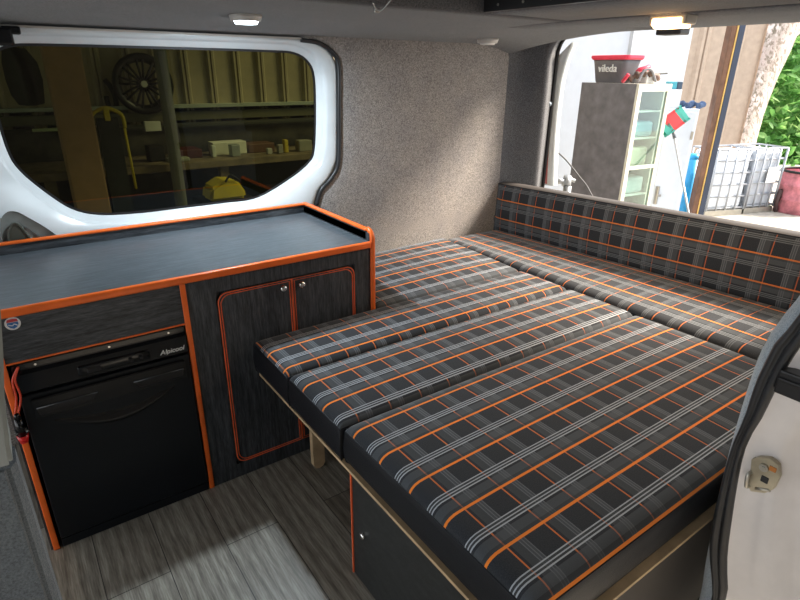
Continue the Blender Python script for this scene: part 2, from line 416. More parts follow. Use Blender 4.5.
# outer rear body: rubber seal and white/pink flange of the tail edge
bm = B(); sp = [Vector((2.785, p.y - 0.002, p.z)) for p in push(ap, 0.064, 2.785, .044)]
tube(bm, sp, 0.010, 8, True); struct('trim_7', bm, RUBBER, True)

# near side wall and door jamb (plane X ~ 1.22)
XJ = 1.22
cpx = [(800, 295), (780, 320), (764, 345), (752, 375), (739, 417), (729, 453), (716, 510), (706, 560), (699, 600)]
spl = [(800, 315), (780, 337), (768, 359), (757, 383), (746, 417), (731, 453), (713, 527), (712, 565), (713, 600)]
spr = [(800, 348), (791, 361), (777, 388), (763, 417), (744, 453), (731, 527), (727, 565), (726, 600)]
def jam(P, x, n=40):
    q = [on(a, b, 0, x) for a, b in P]
    top = q[0].copy(); top.z = 1.62; top.y -= 0.10; bot = q[-1].copy(); bot.z = -0.04
    mid = q[0].lerp(top, 0.5) + Vector((0, -0.015, 0))
    return resample(crom([top, mid] + q + [bot], 4), n, False)
C0 = jam(cpx, XJ + 0.045); S0 = jam(spl, XJ + 0.01); S1 = jam(spr, XJ)
bm = B(); strips(bm, [[p + Vector((0.5, 0.0, 0)) for p in C0], [p + Vector((0.03, 0.006, 0)) for p in C0], C0, [a.lerp(b, .55) + Vector((-.006, 0, 0)) for a, b in zip(C0, S0)], S0])
struct('wall_near', bm, CARPET_B, True)
bm = B(); rows = []
for a, b in zip(S0, S1):
    w_ = (b - a); o = Vector((-0.016, 0, 0))
    rows.append([a + Vector((.01, 0, 0)), a + o * .6, a + w_ * .18 + o * 1.1, a + w_ * .36 + o * .9, a + w_ * .44 + o * .3, a + w_ * .55 + o * .8, a + w_ * .75 + o * 1.2, a + w_ * .93 + o * .8, b + Vector((.004, 0, 0))])
strips(bm, rows); struct('trim_8', bm, RUBBER, True)
bm = B(); rows = []
for p in S1:
    z = p.z; k = 0.012 * math.sin(z * 9)
    rows.append([p + Vector((0.0, 0, 0)), p + Vector((0.008, -0.012, 0)), p + Vector((0.012, -0.05, 0)), p + Vector((0.014 + k, -0.085 - .02 * math.sin(z * 6), 0)), p + Vector((0.05, -0.105 - .02 * math.sin(z * 6), 0)), p + Vector((0.055, -0.16, 0)), p + Vector((0.03, -0.30, 0)), p + Vector((0.02, -0.36, 0)), p + Vector((0.4, -0.37, 0))])
strips(bm, rows); struct('wall_near_jamb', bm, WHITE_JAMB, True)
struct('wall_near_panel', box(B(), 1.72, 2.80, 0.30, 0.40, -0.05, 1.75), CARPET_C)
# striker plate
def onj(px, py): return on(px, py, 0, XJ + 0.006)
sk = empty('door_striker', onj(764, 477), 'worn metal latch striker bolted to white door jamb', 'latch')
bm = B(); o = onj(764, 476)
pl = [onj(*p) for p in [(753, 458), (760, 456), (771, 457), (780, 464), (781, 476), (775, 488), (766, 492), (752, 490), (748, 480), (752, 470)]]
pts = [(p.y, p.z) for p in pl]
prism(bm, pts, 0, XJ - 0.002, XJ + 0.012, 0.001); obj('plate', bm, plain('worn_plate', (0.42, 0.37, 0.27), 0.45, 0.6, var=0.25), sk)
q = onj(766, 466); bm = B(); cyl(bm, (XJ - .007, q.y, q.z), (XJ, q.y, q.z), 0.009, 0.010); cyl(bm, (XJ - .010, q.y, q.z), (XJ - .006, q.y, q.z), 0.0045); obj('bolt', bm, STEEL, sk, False)
q = onj(766, 478); bm = B(); box(bm, XJ - .004, XJ, q.y - .008, q.y + .007, q.z - .008, q.z + .008, .002); obj('socket', bm, BLACK, sk)
a, b = onj(753, 472), onj(751, 484); bm = B(); tube(bm, crom([a, a + Vector((-.018, 0.002, 0)), b + Vector((-.018, 0.002, 0)), b], 5), 0.004); obj('catch_loop', bm, STEEL, sk, True)
q = onj(775, 468); bm = B(); box(bm, XJ - .0035, XJ - .001, q.y - .006, q.y + .008, q.z - .006, q.z + .006, .001); obj('rust_patch', bm, plain('rust', (.45, .16, .03), .8, var=.3), sk)
a, b = onj(757, 487), onj(771, 489); bm = B(); tube(bm, [a + Vector((-.006, 0, 0)), b + Vector((-.006, 0, 0))], 0.0045); obj('lower_bar', bm, STEEL, sk, True)
# black bracket higher on the jamb
a = on(786, 368, 0, XJ + .01)
bm = B(); box(bm, XJ - .025, XJ + .02, a.y - .07, a.y - 0.0, a.z - .045, a.z + .008, .004); box(bm, XJ - .032, XJ + .02, a.y - .07, a.y - .004, a.z - .014, a.z - .006, .002)
thing('door_bracket', bm, plain('bracket_black', (0.012, 0.012, 0.013), 0.3), 'black plastic bracket screwed to white jamb above the striker', 'bracket')

# carpeted pillar at the left edge
PILC = carpet('pillar_carpet', (0.07, 0.085, 0.10), (0.16, 0.185, 0.21), 300)
bm = B(); prism(bm, [(-0.45, 0.93), (-0.092, 0.93), (-0.080, 0.95), (-0.080, 1.0), (-0.095, 1.02), (-0.45, 1.02)], 2, 0, 0.915, 0.006)
struct('trim_9', bm, PILC)
pf = [(-.45, .915), (-.083, .915), (-.081, .95), (-.070, 1.03), (-.056, 1.10), (-.044, 1.17), (-.041, 1.30), (-.45, 1.30)]
bm = B(); prism(bm, pf, 1, 0.93, 1.03, 0.006)
struct('trim_10', bm, plain('pale_pillar_trim', (0.24, 0.26, 0.255), 0.7))

# ------------------------------------------------------------------ cabinet
cab = empty('galley_cabinet', (0.52, 2.1, 0), 'dark wood-grain cabinet with orange trim under the window', 'cabinet')
X0, X1, XD = -0.116, 1.155, 0.40
bm = B(); box(bm, X1 - .018, X1, FZ + .004, 2.42, 0, 0.90, .001); box(bm, X0 - .018, X0, FZ + .004, 2.42, 0, 0.846); box(bm, XD, XD + .018, FZ + .004, 2.42, 0, 0.85)
box(bm, X0, X1, 2.404, 2.42, 0, 0.846)
obj('carcass', bm, LAM_V, cab)
bm = B(); box(bm, X0, XD, FZ, FZ + .018, 0.702, 0.845, .001); obj('fascia_panel', bm, LAM_H, cab)
bm = B(); box(bm, X0 + .002, XD - .002, FZ - .003, FZ + .016, 0.697, 0.702, .001); obj('fascia_trim', bm, ORANGE, cab)
bm = B()   # front frame of the cupboard with an opening for the doors
box(bm, XD + .010, 0.51, FZ, FZ + .018, 0.0, 0.845); box(bm, 1.065, X1 - .012, FZ, FZ + .018, 0.0, 0.845)
box(bm, 0.51, 1.065, FZ, FZ + .018, 0.788, 0.845); box(bm, 0.51, 1.065, FZ, FZ + .018, 0.0, 0.062)
box(bm, 0.51, 1.065, FZ + .012, FZ + .018, 0.062, 0.788)
obj('front_frame', bm, LAM_V, cab)
for nm, x in (('edge_trim', X0 - .002), ('edge_trim', XD + .005)):
    bm = B(); box(bm, x - .009, x + .009, FZ - .006, FZ + .004, 0.0, 0.845, .003, seg=3); obj(nm, bm, ORANGE, cab, True)
# end panel edge that sweeps up over the worktop
bm = B(); pth = [Vector((X1 - .007, FZ - .002, z)) for z in (0.0, 0.3, 0.6, 0.84, 0.875)]
for k in range(1, 9):
    t = PI / 2 * k / 8; pth.append(Vector((X1 - .007, FZ - .002 + 0.035 * (1 - math.cos(t)), 0.875 + 0.035 * math.sin(t))))
tube(bm, pth, 0.0105, 10); obj('end_trim', bm, ORANGE, cab, True)
for (xa, xb, hx) in ((0.515, 0.790, 0.750), (0.794, 1.060, 0.824)):
    r = 0.035; left = xa < 0.6
    # outline: rounded on outer corners only
    pts = []
    def arc(cx, cz, a0): return [(cx + r * math.cos(math.radians(a0 + 90 * k / 6)), cz + r * math.sin(math.radians(a0 + 90 * k / 6))) for k in range(7)]
    if left: pts = [(xb, 0.067), (xb, 0.781)] + arc(xa + r, 0.781 - r, 90) + arc(xa + r, 0.067 + r, 180)
    else: pts = [(xa, 0.781), (xa, 0.067)] + arc(xb - r, 0.067 + r, 270) + arc(xb - r, 0.781 - r, 0)
    bm = prism(B(), pts, 1, FZ - .001, FZ + .010)
    d = obj('door', bm, LAM_V, cab)
    for off, rr in ((0.0, .0024), (0.008, .0020)):
        c = Vector(((xa + xb) / 2, 0, 0.424)); q = []
        for x, z in pts:
            sx = 1 if x > c.x else -1; sz = 1 if z > c.z else -1
            q.append(Vector((x - sx * off + (0.0), FZ - .0015, z - sz * off)))
        bm = tube(B(), q, rr, 6, True); obj('orange_line', bm, ORANGE_L, d, True)
    bm = B(); cyl(bm, (hx, FZ - .001, .757), (hx, FZ - .014, .757), .005); cyl(bm, (hx, FZ - .014, .757), (hx, FZ - .019, .757), .011, .0145); cyl(bm, (hx, FZ - .019, .757), (hx, FZ - .028, .757), .0145, .010)
    obj('knob', bm, CHROME, d, True)
# worktop
wt = empty('worktop', (0.52, 2.1, 0.85), 'dark grey wood-grain worktop with orange edging below the tinted window', 'worktop')
bm = B(); box(bm, X0 - .02, X1 - .018, FZ - .002, 2.40, 0.847, 0.866, .001); obj('slab', bm, LAM_TOP, wt)
bm = B(); box(bm, X0 - .02, X1 - .016, FZ - .012, FZ + .006, 0.843, 0.869, .006, seg=4); obj('front_edge', bm, ORANGE, wt, True)
bm = B(); box(bm, X0 - .02, X1 - .016, 2.385, 2.40, 0.866, 0.903); obj('back_lip', bm, LAM_H, wt)
bm = B(); box(bm, X0 - .02, X1 + .002, 2.379, 2.403, 0.901, 0.911, .004, seg=3); obj('back_lip_edge', bm, ORANGE, wt, True)
bm = B(); box(bm, X1 - .018, X1 - .0005, FZ + .03, 2.40, 0.870, 0.9045); obj('side_lip', bm, LAM_H, wt)
bm = B(); box(bm, X1 - .020, X1 + .004, FZ + .030, 2.403, 0.902, 0.9125, .004, seg=3); obj('side_lip_edge', bm, ORANGE, wt, True)
# fridge
fr = empty('fridge', (0.15, 2.1, 0), 'black under-counter camper fridge between two orange edged panels', 'fridge')
fx0, fx1 = -0.100, 0.392
bm = B(); box(bm, fx0, fx1, FZ + .02, 2.35, 0.0, 0.693, .004); obj('housing', bm, SATIN_BLACK, fr)
bm = B(); prism(bm, [(FZ + .02, .597), (FZ - .008, .597), (FZ - .014, .605), (FZ - .006, .66), (FZ + .004, .672), (FZ + .004, .690), (FZ + .02, .690)], 0, fx0, fx1, .0015); cp = obj('control_panel', bm, GLOSS_BLACK, fr)
# raised control pod
bm = B(); box(bm, 0.06, 0.27, FZ - .016, FZ, 0.612, 0.645, .005, seg=3); pod = obj('control_pod', bm, GLOSS_BLACK, cp, True)
for x, r in ((0.212, .007), (0.243, .006)):
    bm = B(); cyl(bm, (x, FZ - .014, .628), (x, FZ - .026, .628), r, r * .85, 16); obj('dial', bm, BLACK, fr)
bm = B(); box(bm, 0.085, 0.125, FZ - .022, FZ - .012, .618, .634, .004); obj('switch', bm, BLACK, fr)
for x in (-0.04, 0.16, 0.34):
    bm = B(); cyl(bm, (x, FZ + .005, .681), (x, FZ + .001, .681), .0035, n=12); obj('screw', bm, CHROME, fr)
obj('brand_lettering', text_bm('Alpicool', 0.023, FRONT((0.340, FZ - .0125, 0.621)), 0.25), WHITE_P, cp)
# door with bevelled recess handle
bm = B(); box(bm, fx0, fx1, FZ - .010, FZ + .018, 0.04, 0.592, .005, seg=3); fd = obj('door', bm, SATIN_BLACK, fr, False)
bm = B()
def slab(pts, y0, y1): prism(bm, pts, 1, y0, y1, .003)
slab([(-.075, .578), (.372, .578), (.372, .512), (-.075, .512)], FZ - .024, FZ - .008)
obj('handle_ridge', bm, GLOSS_BLACK, fd)
for xa, xb, s_ in ((-.066, .100, 1), (.205, .364, -1)):
    pp = [(xa, .5485), (xb, .5485), (xb - .018, .524), (xa + .004, .524)] if s_ > 0 else [(xa, .5485), (xb, .5485), (xb - .004, .524), (xa + .018, .524)]
    bm = B(); slab(pp, FZ - .0245, FZ - .0235); obj('finger_recess', bm, BLACK, fd)
    obj('slot_highlight', tube(B(), [Vector((xa, FZ - .026, .5495)), Vector((xb, FZ - .026, .5495))], .0028), plain('highlight_gloss', (.04, .045, .05), .12), fd, True)  # paler tube stands in for the highlight along the slot's upper edge
bm = B(); N = 24; rows = []
for i in range(N + 1):
    t = i / N; x = -.03 + .36 * t; s = math.sin(PI * t); zc = .488 - 0.042 * s; h = .006 + .024 * s
    rows.append([Vector((x, FZ - .009, zc + h * .6)), Vector((x, FZ - .010 - .004 * s, zc + h * .3)), Vector((x, FZ - .011 - .014 * s, zc - h * .3)), Vector((x, FZ - .011 - .012 * s, zc - h * .6)), Vector((x, FZ - .009, zc - h))])
strips(bm, rows); bmesh.ops.recalc_face_normals(bm, faces=bm.faces[:]); obj('grip_scoop', bm, GLOSS_BLACK, fd, True)
bm = B(); box(bm, fx0, fx1, FZ - .004, FZ + .02, 0.0, 0.034, .003); obj('kick_plate', bm, SATIN_BLACK, fr)
# round shield sticker
st = empty('round_sticker', (-0.068, FZ, 0.80), 'round white sticker with red and blue shield on the cabinet fascia', 'sticker')
def disc(x, z, r, y, n=28): return cyl(B(), (x, y, z), (x, y - .0006, z), r, n=n)
cx, cz = -.066, .822
obj('disc', disc(cx, cz, .0195, FZ - .0008), WHITE_P, st)
sh = [(cx - .013, cz + .004), (cx + .013, cz + .004), (cx + .0135, cz - .004), (cx + .008, cz - .012), (cx, cz - .016), (cx - .008, cz - .012), (cx - .0135, cz - .004)]
obj('blue_shield', prism(B(), sh, 1, FZ - .0018, FZ - .0014), plain('sticker_blue', (0.04, 0.16, 0.42), 0.4), st)
hd = [(cx - .014, cz + .005), (cx - .012, cz + .013), (cx, cz + .010 + .005), (cx + .012, cz + .013), (cx + .014, cz + .005)]
obj('red_banner', prism(B(), hd, 1, FZ - .0018, FZ - .0014), plain('sticker_red', (0.55, 0.05, 0.06), 0.4), st)
obj('white_road_mark', tube(B(), crom([Vector((cx - .011, FZ - .002, cz - .002)), Vector((cx - .002, FZ - .002, cz - .006)), Vector((cx + .003, FZ - .002, cz - .002)), Vector((cx + .010, FZ - .002, cz - .007))], 4), .0014, 6), WHITE_P, st, True)
# tool hung at the left of the fridge
tl = empty('hanging_tool', (-0.107, FZ - .03, 0.46), 'small black tool with red tip hanging on a red cord beside the fridge', 'tool')
bm = B(); cyl(bm, (-.117, FZ - .024, .535), (-.117, FZ - .024, .475), .010, .013, 16); cyl(bm, (-.117, FZ - .024, .552), (-.117, FZ - .024, .535), .006, .010, 16); box(bm, -.133, -.101, FZ - .030, FZ - .018, .478, .500, .003); obj('grip', bm, GLOSS_BLACK, tl, True)
bm = B(); cyl(bm, (-.117, FZ - .024, .475), (-.117, FZ - .024, .450), .016, .011, 16); obj('tip', bm, plain('red_plastic', (0.7, 0.02, 0.02), 0.3), tl, True)
bm = B(); tube(bm, crom([Vector((-.112, FZ - .024, .550)), Vector((-.095, FZ - .02, .60)), Vector((-.097, FZ - .018, .655)), Vector((-.080, FZ - .014, .692))], 6), .003); tube(bm, crom([Vector((-.12, FZ - .024, .550)), Vector((-.106, FZ - .02, .60)), Vector((-.103, FZ - .018, .655)), Vector((-.082, FZ - .014, .692))], 6), .003)
obj('cord', bm, plain('red_cord', (0.72, 0.07, 0.03), 0.4), tl, True)
bm = B()
for x in (-.130, -.103): cyl(bm, (x, FZ - .03, .489), (x, FZ - .033, .489), .004, n=12)
obj('rivet', bm, CHROME, tl)

# ------------------------------------------------------------------ bed
def cushion(name, label, x0, x1, y0, y1, top, h, mat, dome=0.010, r=0.030, sidef=None, lift=None, grp=None, wob=0.0):
    """four-sided box cushion: plaid top panel with rolled edges, black border round the side. sidef(x,y)->(dx,dy)"""
    rt = empty(name, ((x0 + x1) / 2, (y0 + y1) / 2, top - h), label, 'cushion', grp)
    nx, ny = 44, 30
    def prm(n):
        a = []
        for i in range(n + 1):
            t = i / n; a.append(0.5 - 0.5 * math.cos(PI * t) if True else t)
        return a
    us, vs2 = prm(nx), prm(ny)
    bm = B(); uvl = bm.loops.layers.uv.new('UVMap'); grid = []
    L, W = x1 - x0, y1 - y0
    def fall(d): return 0 if d >= r else r - math.sqrt(max(0, r * r - (r - d) ** 2))
    def pt(u, v):
        x = x0 + L * u; y = y0 + W * v
        d = min(x - x0, x1 - x, y - y0, y1 - y)
        dx = min(x - x0, x1 - x); dy = min(y - y0, y1 - y)
        z = top + dome * (4 * u * (1 - u)) ** 0.5 * (4 * v * (1 - v)) ** 0.5 - 0.62 * math.hypot(fall(dx), fall(dy))
        z += wob * math.sin(x * 7 + y * 5)
        sx = sy = 0
        if sidef: sx, sy = sidef(x, y)
        return Vector((x + sx, y + sy, z + (lift(x, y) if lift else 0)))
    for u in us: grid.append([bm.verts.new(pt(u, v)) for v in vs2])
    for i in range(nx):
        for j in range(ny):
            f = bm.faces.new((grid[i][j], grid[i + 1][j], grid[i + 1][j + 1], grid[i][j + 1]))
            for lp, (a, b) in zip(f.loops, ((i, j), (i + 1, j), (i + 1, j + 1), (i, j + 1))):
                lp[uvl].uv = (x0 + L * us[a], y0 + W * vs2[b])
    obj('top_panel', bm, mat, rt, True)
    ring = [pt(u, 0) for u in us] + [pt(1, v) for v in vs2[1:]] + [pt(u, 1) for u in us[::-1][1:]] + [pt(0, v) for v in vs2[::-1][1:-1]]
    c = Vector(((x0 + x1) / 2, (y0 + y1) / 2, 0))
    def off(P, d, z):
        out = []
        for p in P:
            q = p.copy(); e = 0.004
            q.x += d * (1 if q.x > c.x + L / 2 - .02 else -1 if q.x < c.x - L / 2 + .02 else 0)
            q.y += d * (1 if q.y > c.y + W / 2 - .02 else -1 if q.y < c.y - W / 2 + .02 else 0)
            q.z = p.z - z; out.append(q)
        return out
    hh = h - 0.62 * r
    bm = strips(B(), [ring, off(ring, .002, .004), off(ring, .003, .02), off(ring, .005, hh * .45), off(ring, .003, hh * .8), off(ring, .0, hh - .006), off(ring, -.012, hh)], True)
    obj('border', bm, VINYL, rt, True)
    bm = tube(B(), [p + Vector((0, 0, .0005)) for p in ring], 0.0028, 6, True); obj('seam_piping', bm, VINYL, rt, True)
    return rt
PL_C = plaid('plaid_large', 0.690, 0.7855)
PL_B = plaid('plaid_middle', 0.686, 1.340)
PL_A = plaid('plaid_front', 0.627, 1.741)
PL_A1 = plaid('plaid_back', 0.650, 2.40)
PL_D = plaid('plaid_rear', 0.739, 2.150 + 0.0775)
PL_E = plaid('plaid_backrest_shaded', 2.386, -0.703, pu=.122, pv=.117, wt=(0.16, 0.175, 0.19, 0.8), shw=.1, ob=(0.60, 0.17, 0.035, 0.85))  # same fabric with dimmed stripes: backlit shade put into the colours
BT = 0.578
cushion('mattress_cushion', 'largest tartan bed cushion nearest the sliding door', 0.635, 2.025, 0.445, 1.148, BT, 0.128, PL_C, .016, .035)
cushion('mattress_cushion', 'narrow tartan bed cushion in second place from the large one by the door', 0.625, 2.03, 1.158, 1.492, BT, 0.128, PL_B, .014, .032)
cushion('mattress_cushion', 'narrow tartan bed cushion that runs along the cabinet front', 0.622, 2.03, 1.502, 1.792, BT, 0.128, PL_A, .012, .030)
cushion('mattress_cushion', 'tartan bed cushion tucked between the cabinet end and far wall', 1.175, 2.03, 1.802, 2.415, BT, 0.128, PL_A1, .014, .032, lift=lambda x, y: 0.02 * max(0, (x - 1.2) / .8) * max(0, (y - 1.8) / .6))
def slant(x, y): return ((x - 2.05) / 0.45 * 0.155 * (2.42 - y) / 1.8, 0)
# rear strip: u runs along Y so swap coordinates
def swap_uv(rt):
    o = [c for c in rt.children if c.name.startswith('top_panel')][0]
    for d in o.data.uv_layers[0].data: d.uv = (d.uv[1], -d.uv[0])
r5 = cushion('mattress_cushion', 'long tartan cushion across the van at the foot of the backrest', 2.045, 2.47, 0.445, 2.42, BT + .004, 0.130, PL_D, .010, .032, sidef=slant)
swap_uv(r5)
for n_ in PL_D.node_tree.nodes:
    pass
# v = -x, so shift pattern: orange at x=2.15
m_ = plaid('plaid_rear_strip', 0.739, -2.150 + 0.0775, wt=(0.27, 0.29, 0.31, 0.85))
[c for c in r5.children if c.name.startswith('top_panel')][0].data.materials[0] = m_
# backrest cushion leaning on the tail edge
br = empty('backrest_cushion', (2.55, 1.45, 0.57), 'long upright tartan backrest cushion below the open tailgate', 'cushion')
def bx(y): return 2.455 + 0.16 * (2.43 - y) / 1.8
ys = [0.43 + (2.446 - 0.43) * i / 60 for i in range(61)]
def btop(y): return 0.862 + 0.022 * (2.43 - y) / 1.6
bm = B(); uvl = bm.loops.layers.uv.new('UVMap'); zz = [i / 16 for i in range(17)]; grid = []
def bp(y, t):
    z0 = .560; z1 = btop(y) - .006; z = z0 + (z1 - z0) * t; e = min(y - .43, 2.446 - y)
    bul = 0.018 * (4 * t * (1 - t)) ** .5 * min(1, e / .05) ** .5
    return Vector((bx(y) + .022 - bul + .012 * t, y, z))
for y in ys: grid.append([bm.verts.new(bp(y, t)) for t in zz])
for i in range(60):
    for j in range(16):
        f = bm.faces.new((grid[i][j], grid[i + 1][j], grid[i + 1][j + 1], grid[i][j + 1]))
        for lp, (a, b) in zip(f.loops, ((i, j), (i + 1, j), (i + 1, j + 1), (i, j + 1))):
            lp[uvl].uv = (ys[a], -(.560 + (.862 - .560) * zz[b]))
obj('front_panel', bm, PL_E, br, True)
bm = B(); rows = []
for y in ys:
    a = bp(y, 1); b = bp(y, 0)
    rows.append([a, a + Vector((.008, 0, .007)), a + Vector((.035, 0, .012)), a + Vector((.07, 0, .010)), a + Vector((.082, 0, 0)), Vector((a.x + .085, y, .7)), Vector((a.x + .08, y, .552)), b])
strips(bm, rows); f0 = [v for v in bm.verts if abs(v.co.y - ys[0]) < 1e-5]; f1 = [v for v in bm.verts if abs(v.co.y - ys[-1]) < 1e-5]
bm.faces.new(f0[::-1]); bm.faces.new(f1)
obj('border', bm, plain('charcoal_vinyl', (0.085, 0.075, 0.07), 0.6, bump=0.2, bs=300), br, True)
bm = tube(B(), [bp(y, 1) + Vector((-.001, 0, .001)) for y in ys], .003, 6); obj('seam_piping', bm, VINYL, br, True)

# bed base
bb = empty('bed_base', (1.5, 1.2, 0), 'dark panelled bed base with plywood deck and orange edged front', 'bed base')
bm = B(); box(bm, 0.630, 2.44, 0.43, 1.785, 0.430, 0.440); box(bm, 1.17, 2.44, 1.785, 2.43, 0.424, 0.440); obj('plywood_deck', bm, PLY, bb)
bm = B(); box(bm, 0.655, 0.673, 0.45, 1.150, 0.0, 0.430); fp = obj('front_panel', bm, laminate('dark_panel', (3, 3, 8), (0.010, 0.011, 0.011), (0.03, 0.032, 0.032), 0.5), bb)
bm = B(); box(bm, 0.650, 0.675, 1.149, 1.155, 0.0, 0.430, .001); obj('edge_trim', bm, ORANGE_L, fp)
bm = B(); cyl(bm, (0.656, 1.09, .205), (0.646, 1.09, .205), .011, .0095, 24); lk = obj('lock', bm, CHROME, fp, True)
bm = B(); box(bm, 0.685, 1.9, 0.455, 0.475, 0.0, 0.424); obj('side_panel', bm, plain('brown_side_panel', (0.055, 0.048, 0.044), 0.7), bb)
bm = B(); box(bm, 0.70, 1.9, 1.10, 1.118, 0.0, 0.424); obj('inner_panel', bm, BLACK, bb)
bm = B(); prism(bm, [(0.775, .43), (0.775, .02), (0.785, .004), (0.80, 0), (0.815, .004), (0.825, .02), (0.825, .43)], 1, 1.665, 1.690); obj('leg', bm, PLY, bb)
bm = B(); box(bm, 1.95, 1.97, .45, 2.4, 0, .424); obj('rear_support', bm, BLACK, bb)

# ------------------------------------------------------------------ lamps in the van
def lamp(o, e, col, size, rot=(0, 0, 0)):
    l = bpy.data.lights.new('bulb', 'AREA'); l.energy = e; l.color = col; l.size = size; l.shape = 'DISK'
    k = bpy.data.objects.new('bulb', l); link(k); k.location = o; k.rotation_euler = rot; return k
def downlight(p, on_, label, col=(0.80, 0.92, 1.0)):
    z = roofz(p[0], p[1])
    rt = empty('ceiling_downlight', (p[0], p[1], z - .02), label, 'ceiling light', 'round ceiling lights')
    t = math.atan(0.16) * 0.6
    bm = cyl(B(), (p[0], p[1], z + .004), (p[0], p[1], z - .018), .058, .050, 36); obj('housing', bm, plain('lamp_ring', (0.55, 0.53, 0.50), 0.35), rt, True)
    bm = cyl(B(), (p[0], p[1], z - .0142), (p[0], p[1], z - .026), .044, .036, 36); obj('lens', bm, emit('led_on', col, 9) if on_ else WHITE_P, rt, True)
    if on_:
        k = lamp((p[0], p[1], z - .02), 10.0, col, .05); k.parent = rt; k.location = (0, 0, -0.012)
downlight((0.80, 2.05), True, 'lit round white ceiling light above the tinted window')
downlight((2.18, 2.30), False, 'unlit round ceiling light above the rear corner')
rt = empty('courtesy_lamp', (2.05, 1.22, 1.65), 'glowing warm rectangular lamp on the header over the tailgate', 'ceiling light')
def hz(x, y): return 1.672
q = Vector((1.945, 1.165, 1.676))
M = Matrix.Translation(q)
bm = B(); box(bm, -.035, .035, -.066, .066, -.028, .004, .006, M); obj('housing', bm, plain('lamp_beige', (0.5, 0.42, 0.32), 0.4), rt)
bm = B(); box(bm, -.028, .026, -.054, .054, -.038, -.024, .006, M); box(bm, -.040, -.033, -.052, .052, -.030, -.008, .003, M); obj('lens', bm, emit('warm_on', (1.0, 0.60, 0.28), 9), rt)
k = lamp((0, 0, 0), 6.0, (1.0, 0.72, 0.42), .08); k.parent = rt; k.location = (1.945 - 2.05, 1.165 - 1.22, -0.02)
q = on(675, 32, 0, 2.66); bm = B(); box(bm, 2.60, 2.68, q.y - .06, q.y + .06, 1.660, 1.692, .006)
thing('tailgate_latch', bm, plain('latch_dark', (0.05, 0.045, 0.045), 0.5), 'dark latch cover under the header behind the warm lamp', 'latch')
# hook on the roof aperture and riveted rail
hk = empty('wire_hook', (1.0, 1.54, 1.68), 'silver wire catch at the edge of the dark roof opening', 'hook')
a, b, c, d_ = [on(*p, 2, 1.672) for p in ((373, 3), (377, 10), (383, 9), (400, -3))]
bm = B(); tube(bm, crom([a, b, c, d_ + Vector((0, 0, .02))], 5), .0022); obj('wire', bm, CHROME, hk, True)
bm = B(); box(bm, b.x - .012, c.x + .010, b.y - .006, b.y + .006, 1.665, 1.678, .002); obj('clip', bm, CHROME, hk)
rl = empty('roof_rail', (1.45, 1.0, 1.70), 'black riveted rail along the rear edge of the roof opening', 'rail')
bm = B(); box(bm, 1.44, 1.458, .42, 1.55, 1.682, 1.73, .002); obj('rail_bar', bm, plain('rail_black', (0.012, 0.012, 0.013), 0.35), rl)
for i in range(9):
    y = 1.48 - .11 * i; bm = B(); cyl(bm, (1.441, y, 1.70), (1.437, y, 1.70), .004, n=12); obj('rivet', bm, STEEL, rl)
# seat belt mount top left
bm = B(); p = on(4, 44, 1, 2.40); box(bm, p.x - .08, p.x + .03, 2.38, 2.44, p.z - .005, p.z + .05, .008); box(bm, p.x + .0, p.x + .055, 2.39, 2.44, p.z + .03, p.z + .055, .005)
thing('belt_mount', bm, GLOSS_BLACK, 'black seat belt mount in the upper left corner of the white panel', 'belt mount')

# ------------------------------------------------------------------ outside: garage behind the tinted window
GZ = -0.55
struct('floor_yard', box(B(), -8, 26, -8, 22, GZ - .1, GZ), plain('pale_concrete', (0.46, 0.43, 0.38), 0.9, var=0.12))
def corrugated(name, p0, p1, z0, z1, mat, pitch=0.30, depth=.035):
    p0, p1 = Vector((*p0, 0)), Vector((*p1, 0)); d = p1 - p0; L = d.length; d.normalize(); nrm = Vector((d.y, -d.x, 0))
    pts = []; s = 0
    while s < L:
        for a, h in ((0, 0), (.62, 0), (.70, 1), (.78, 1), (.80, .4), (.82, .4), (.84, 1), (.92, 1)): pts.append(p0 + d * min(L, s + a * pitch) + nrm * depth * h)
        s += pitch
    bm = strips(B(), [[p + Vector((0, 0, z0)) for p in pts], [p + Vector((0, 0, z1)) for p in pts]])
    return struct(name, bm, mat)
CLAD = plain('beige_cladding', (0.42, 0.36, 0.25), 0.7, var=0.05)
struct('wall_near_light_block', box(B(), -5, 4.0, -4.1, -4.0, GZ, 3.4), plain('light_block_wall', (0.16, 0.14, 0.115), 0.8, var=.15))  # unseen garage wall, added to cut the light from the door side
struct('ceiling_light_block', box(B(), -5, 3.6, -4.1, 6.1, 3.4, 3.5), plain('light_block_roof', (0.25, 0.24, 0.22), 0.8))  # unseen garage roof, added to hold back sky light
corrugated('wall_garage', (-4, 6.0), (6.2, 6.0), 0.98, 3.4, CLAD, 0.26)
struct('wall_garage_lower', box(B(), -4, 6.2, 6.0, 6.1, GZ, 1.16), plain('dark_blockwork', (0.12, 0.11, 0.09), 0.8, var=.2))
struct('trim_11', box(B(), -4, 6.2, 5.86, 6.0, 1.135, 1.165), plain('pale_rail', (0.45, 0.5, 0.45), 0.6))
struct('trim_12', box(B(), -4, 6.2, 5.90, 6.0, 1.02, 1.10), plain('olive_rail', (0.16, 0.15, 0.09), 0.6))
p = on(61, 46, 1, 4.90); x = p.x
thing('garage_post', box(B(), x - .12, x + .12, 4.90, 5.06, GZ, 3.38, .01), plain('orange_brown_post', (0.42, 0.26, 0.15), 0.7), 'broad orange-brown post standing in the dim garage behind the glass', 'post')
p = on(161, 60, 1, 5.06); x = p.x
thing('drain_pipe', cyl(B(), (x, 5.06, GZ), (x, 5.06, 3.38), .05, n=20), plain('pale_grey_pipe', (0.20, 0.21, 0.19), 0.6), 'pale grey pipe on the garage wall right of the black wheel', 'pipe', smooth=True)
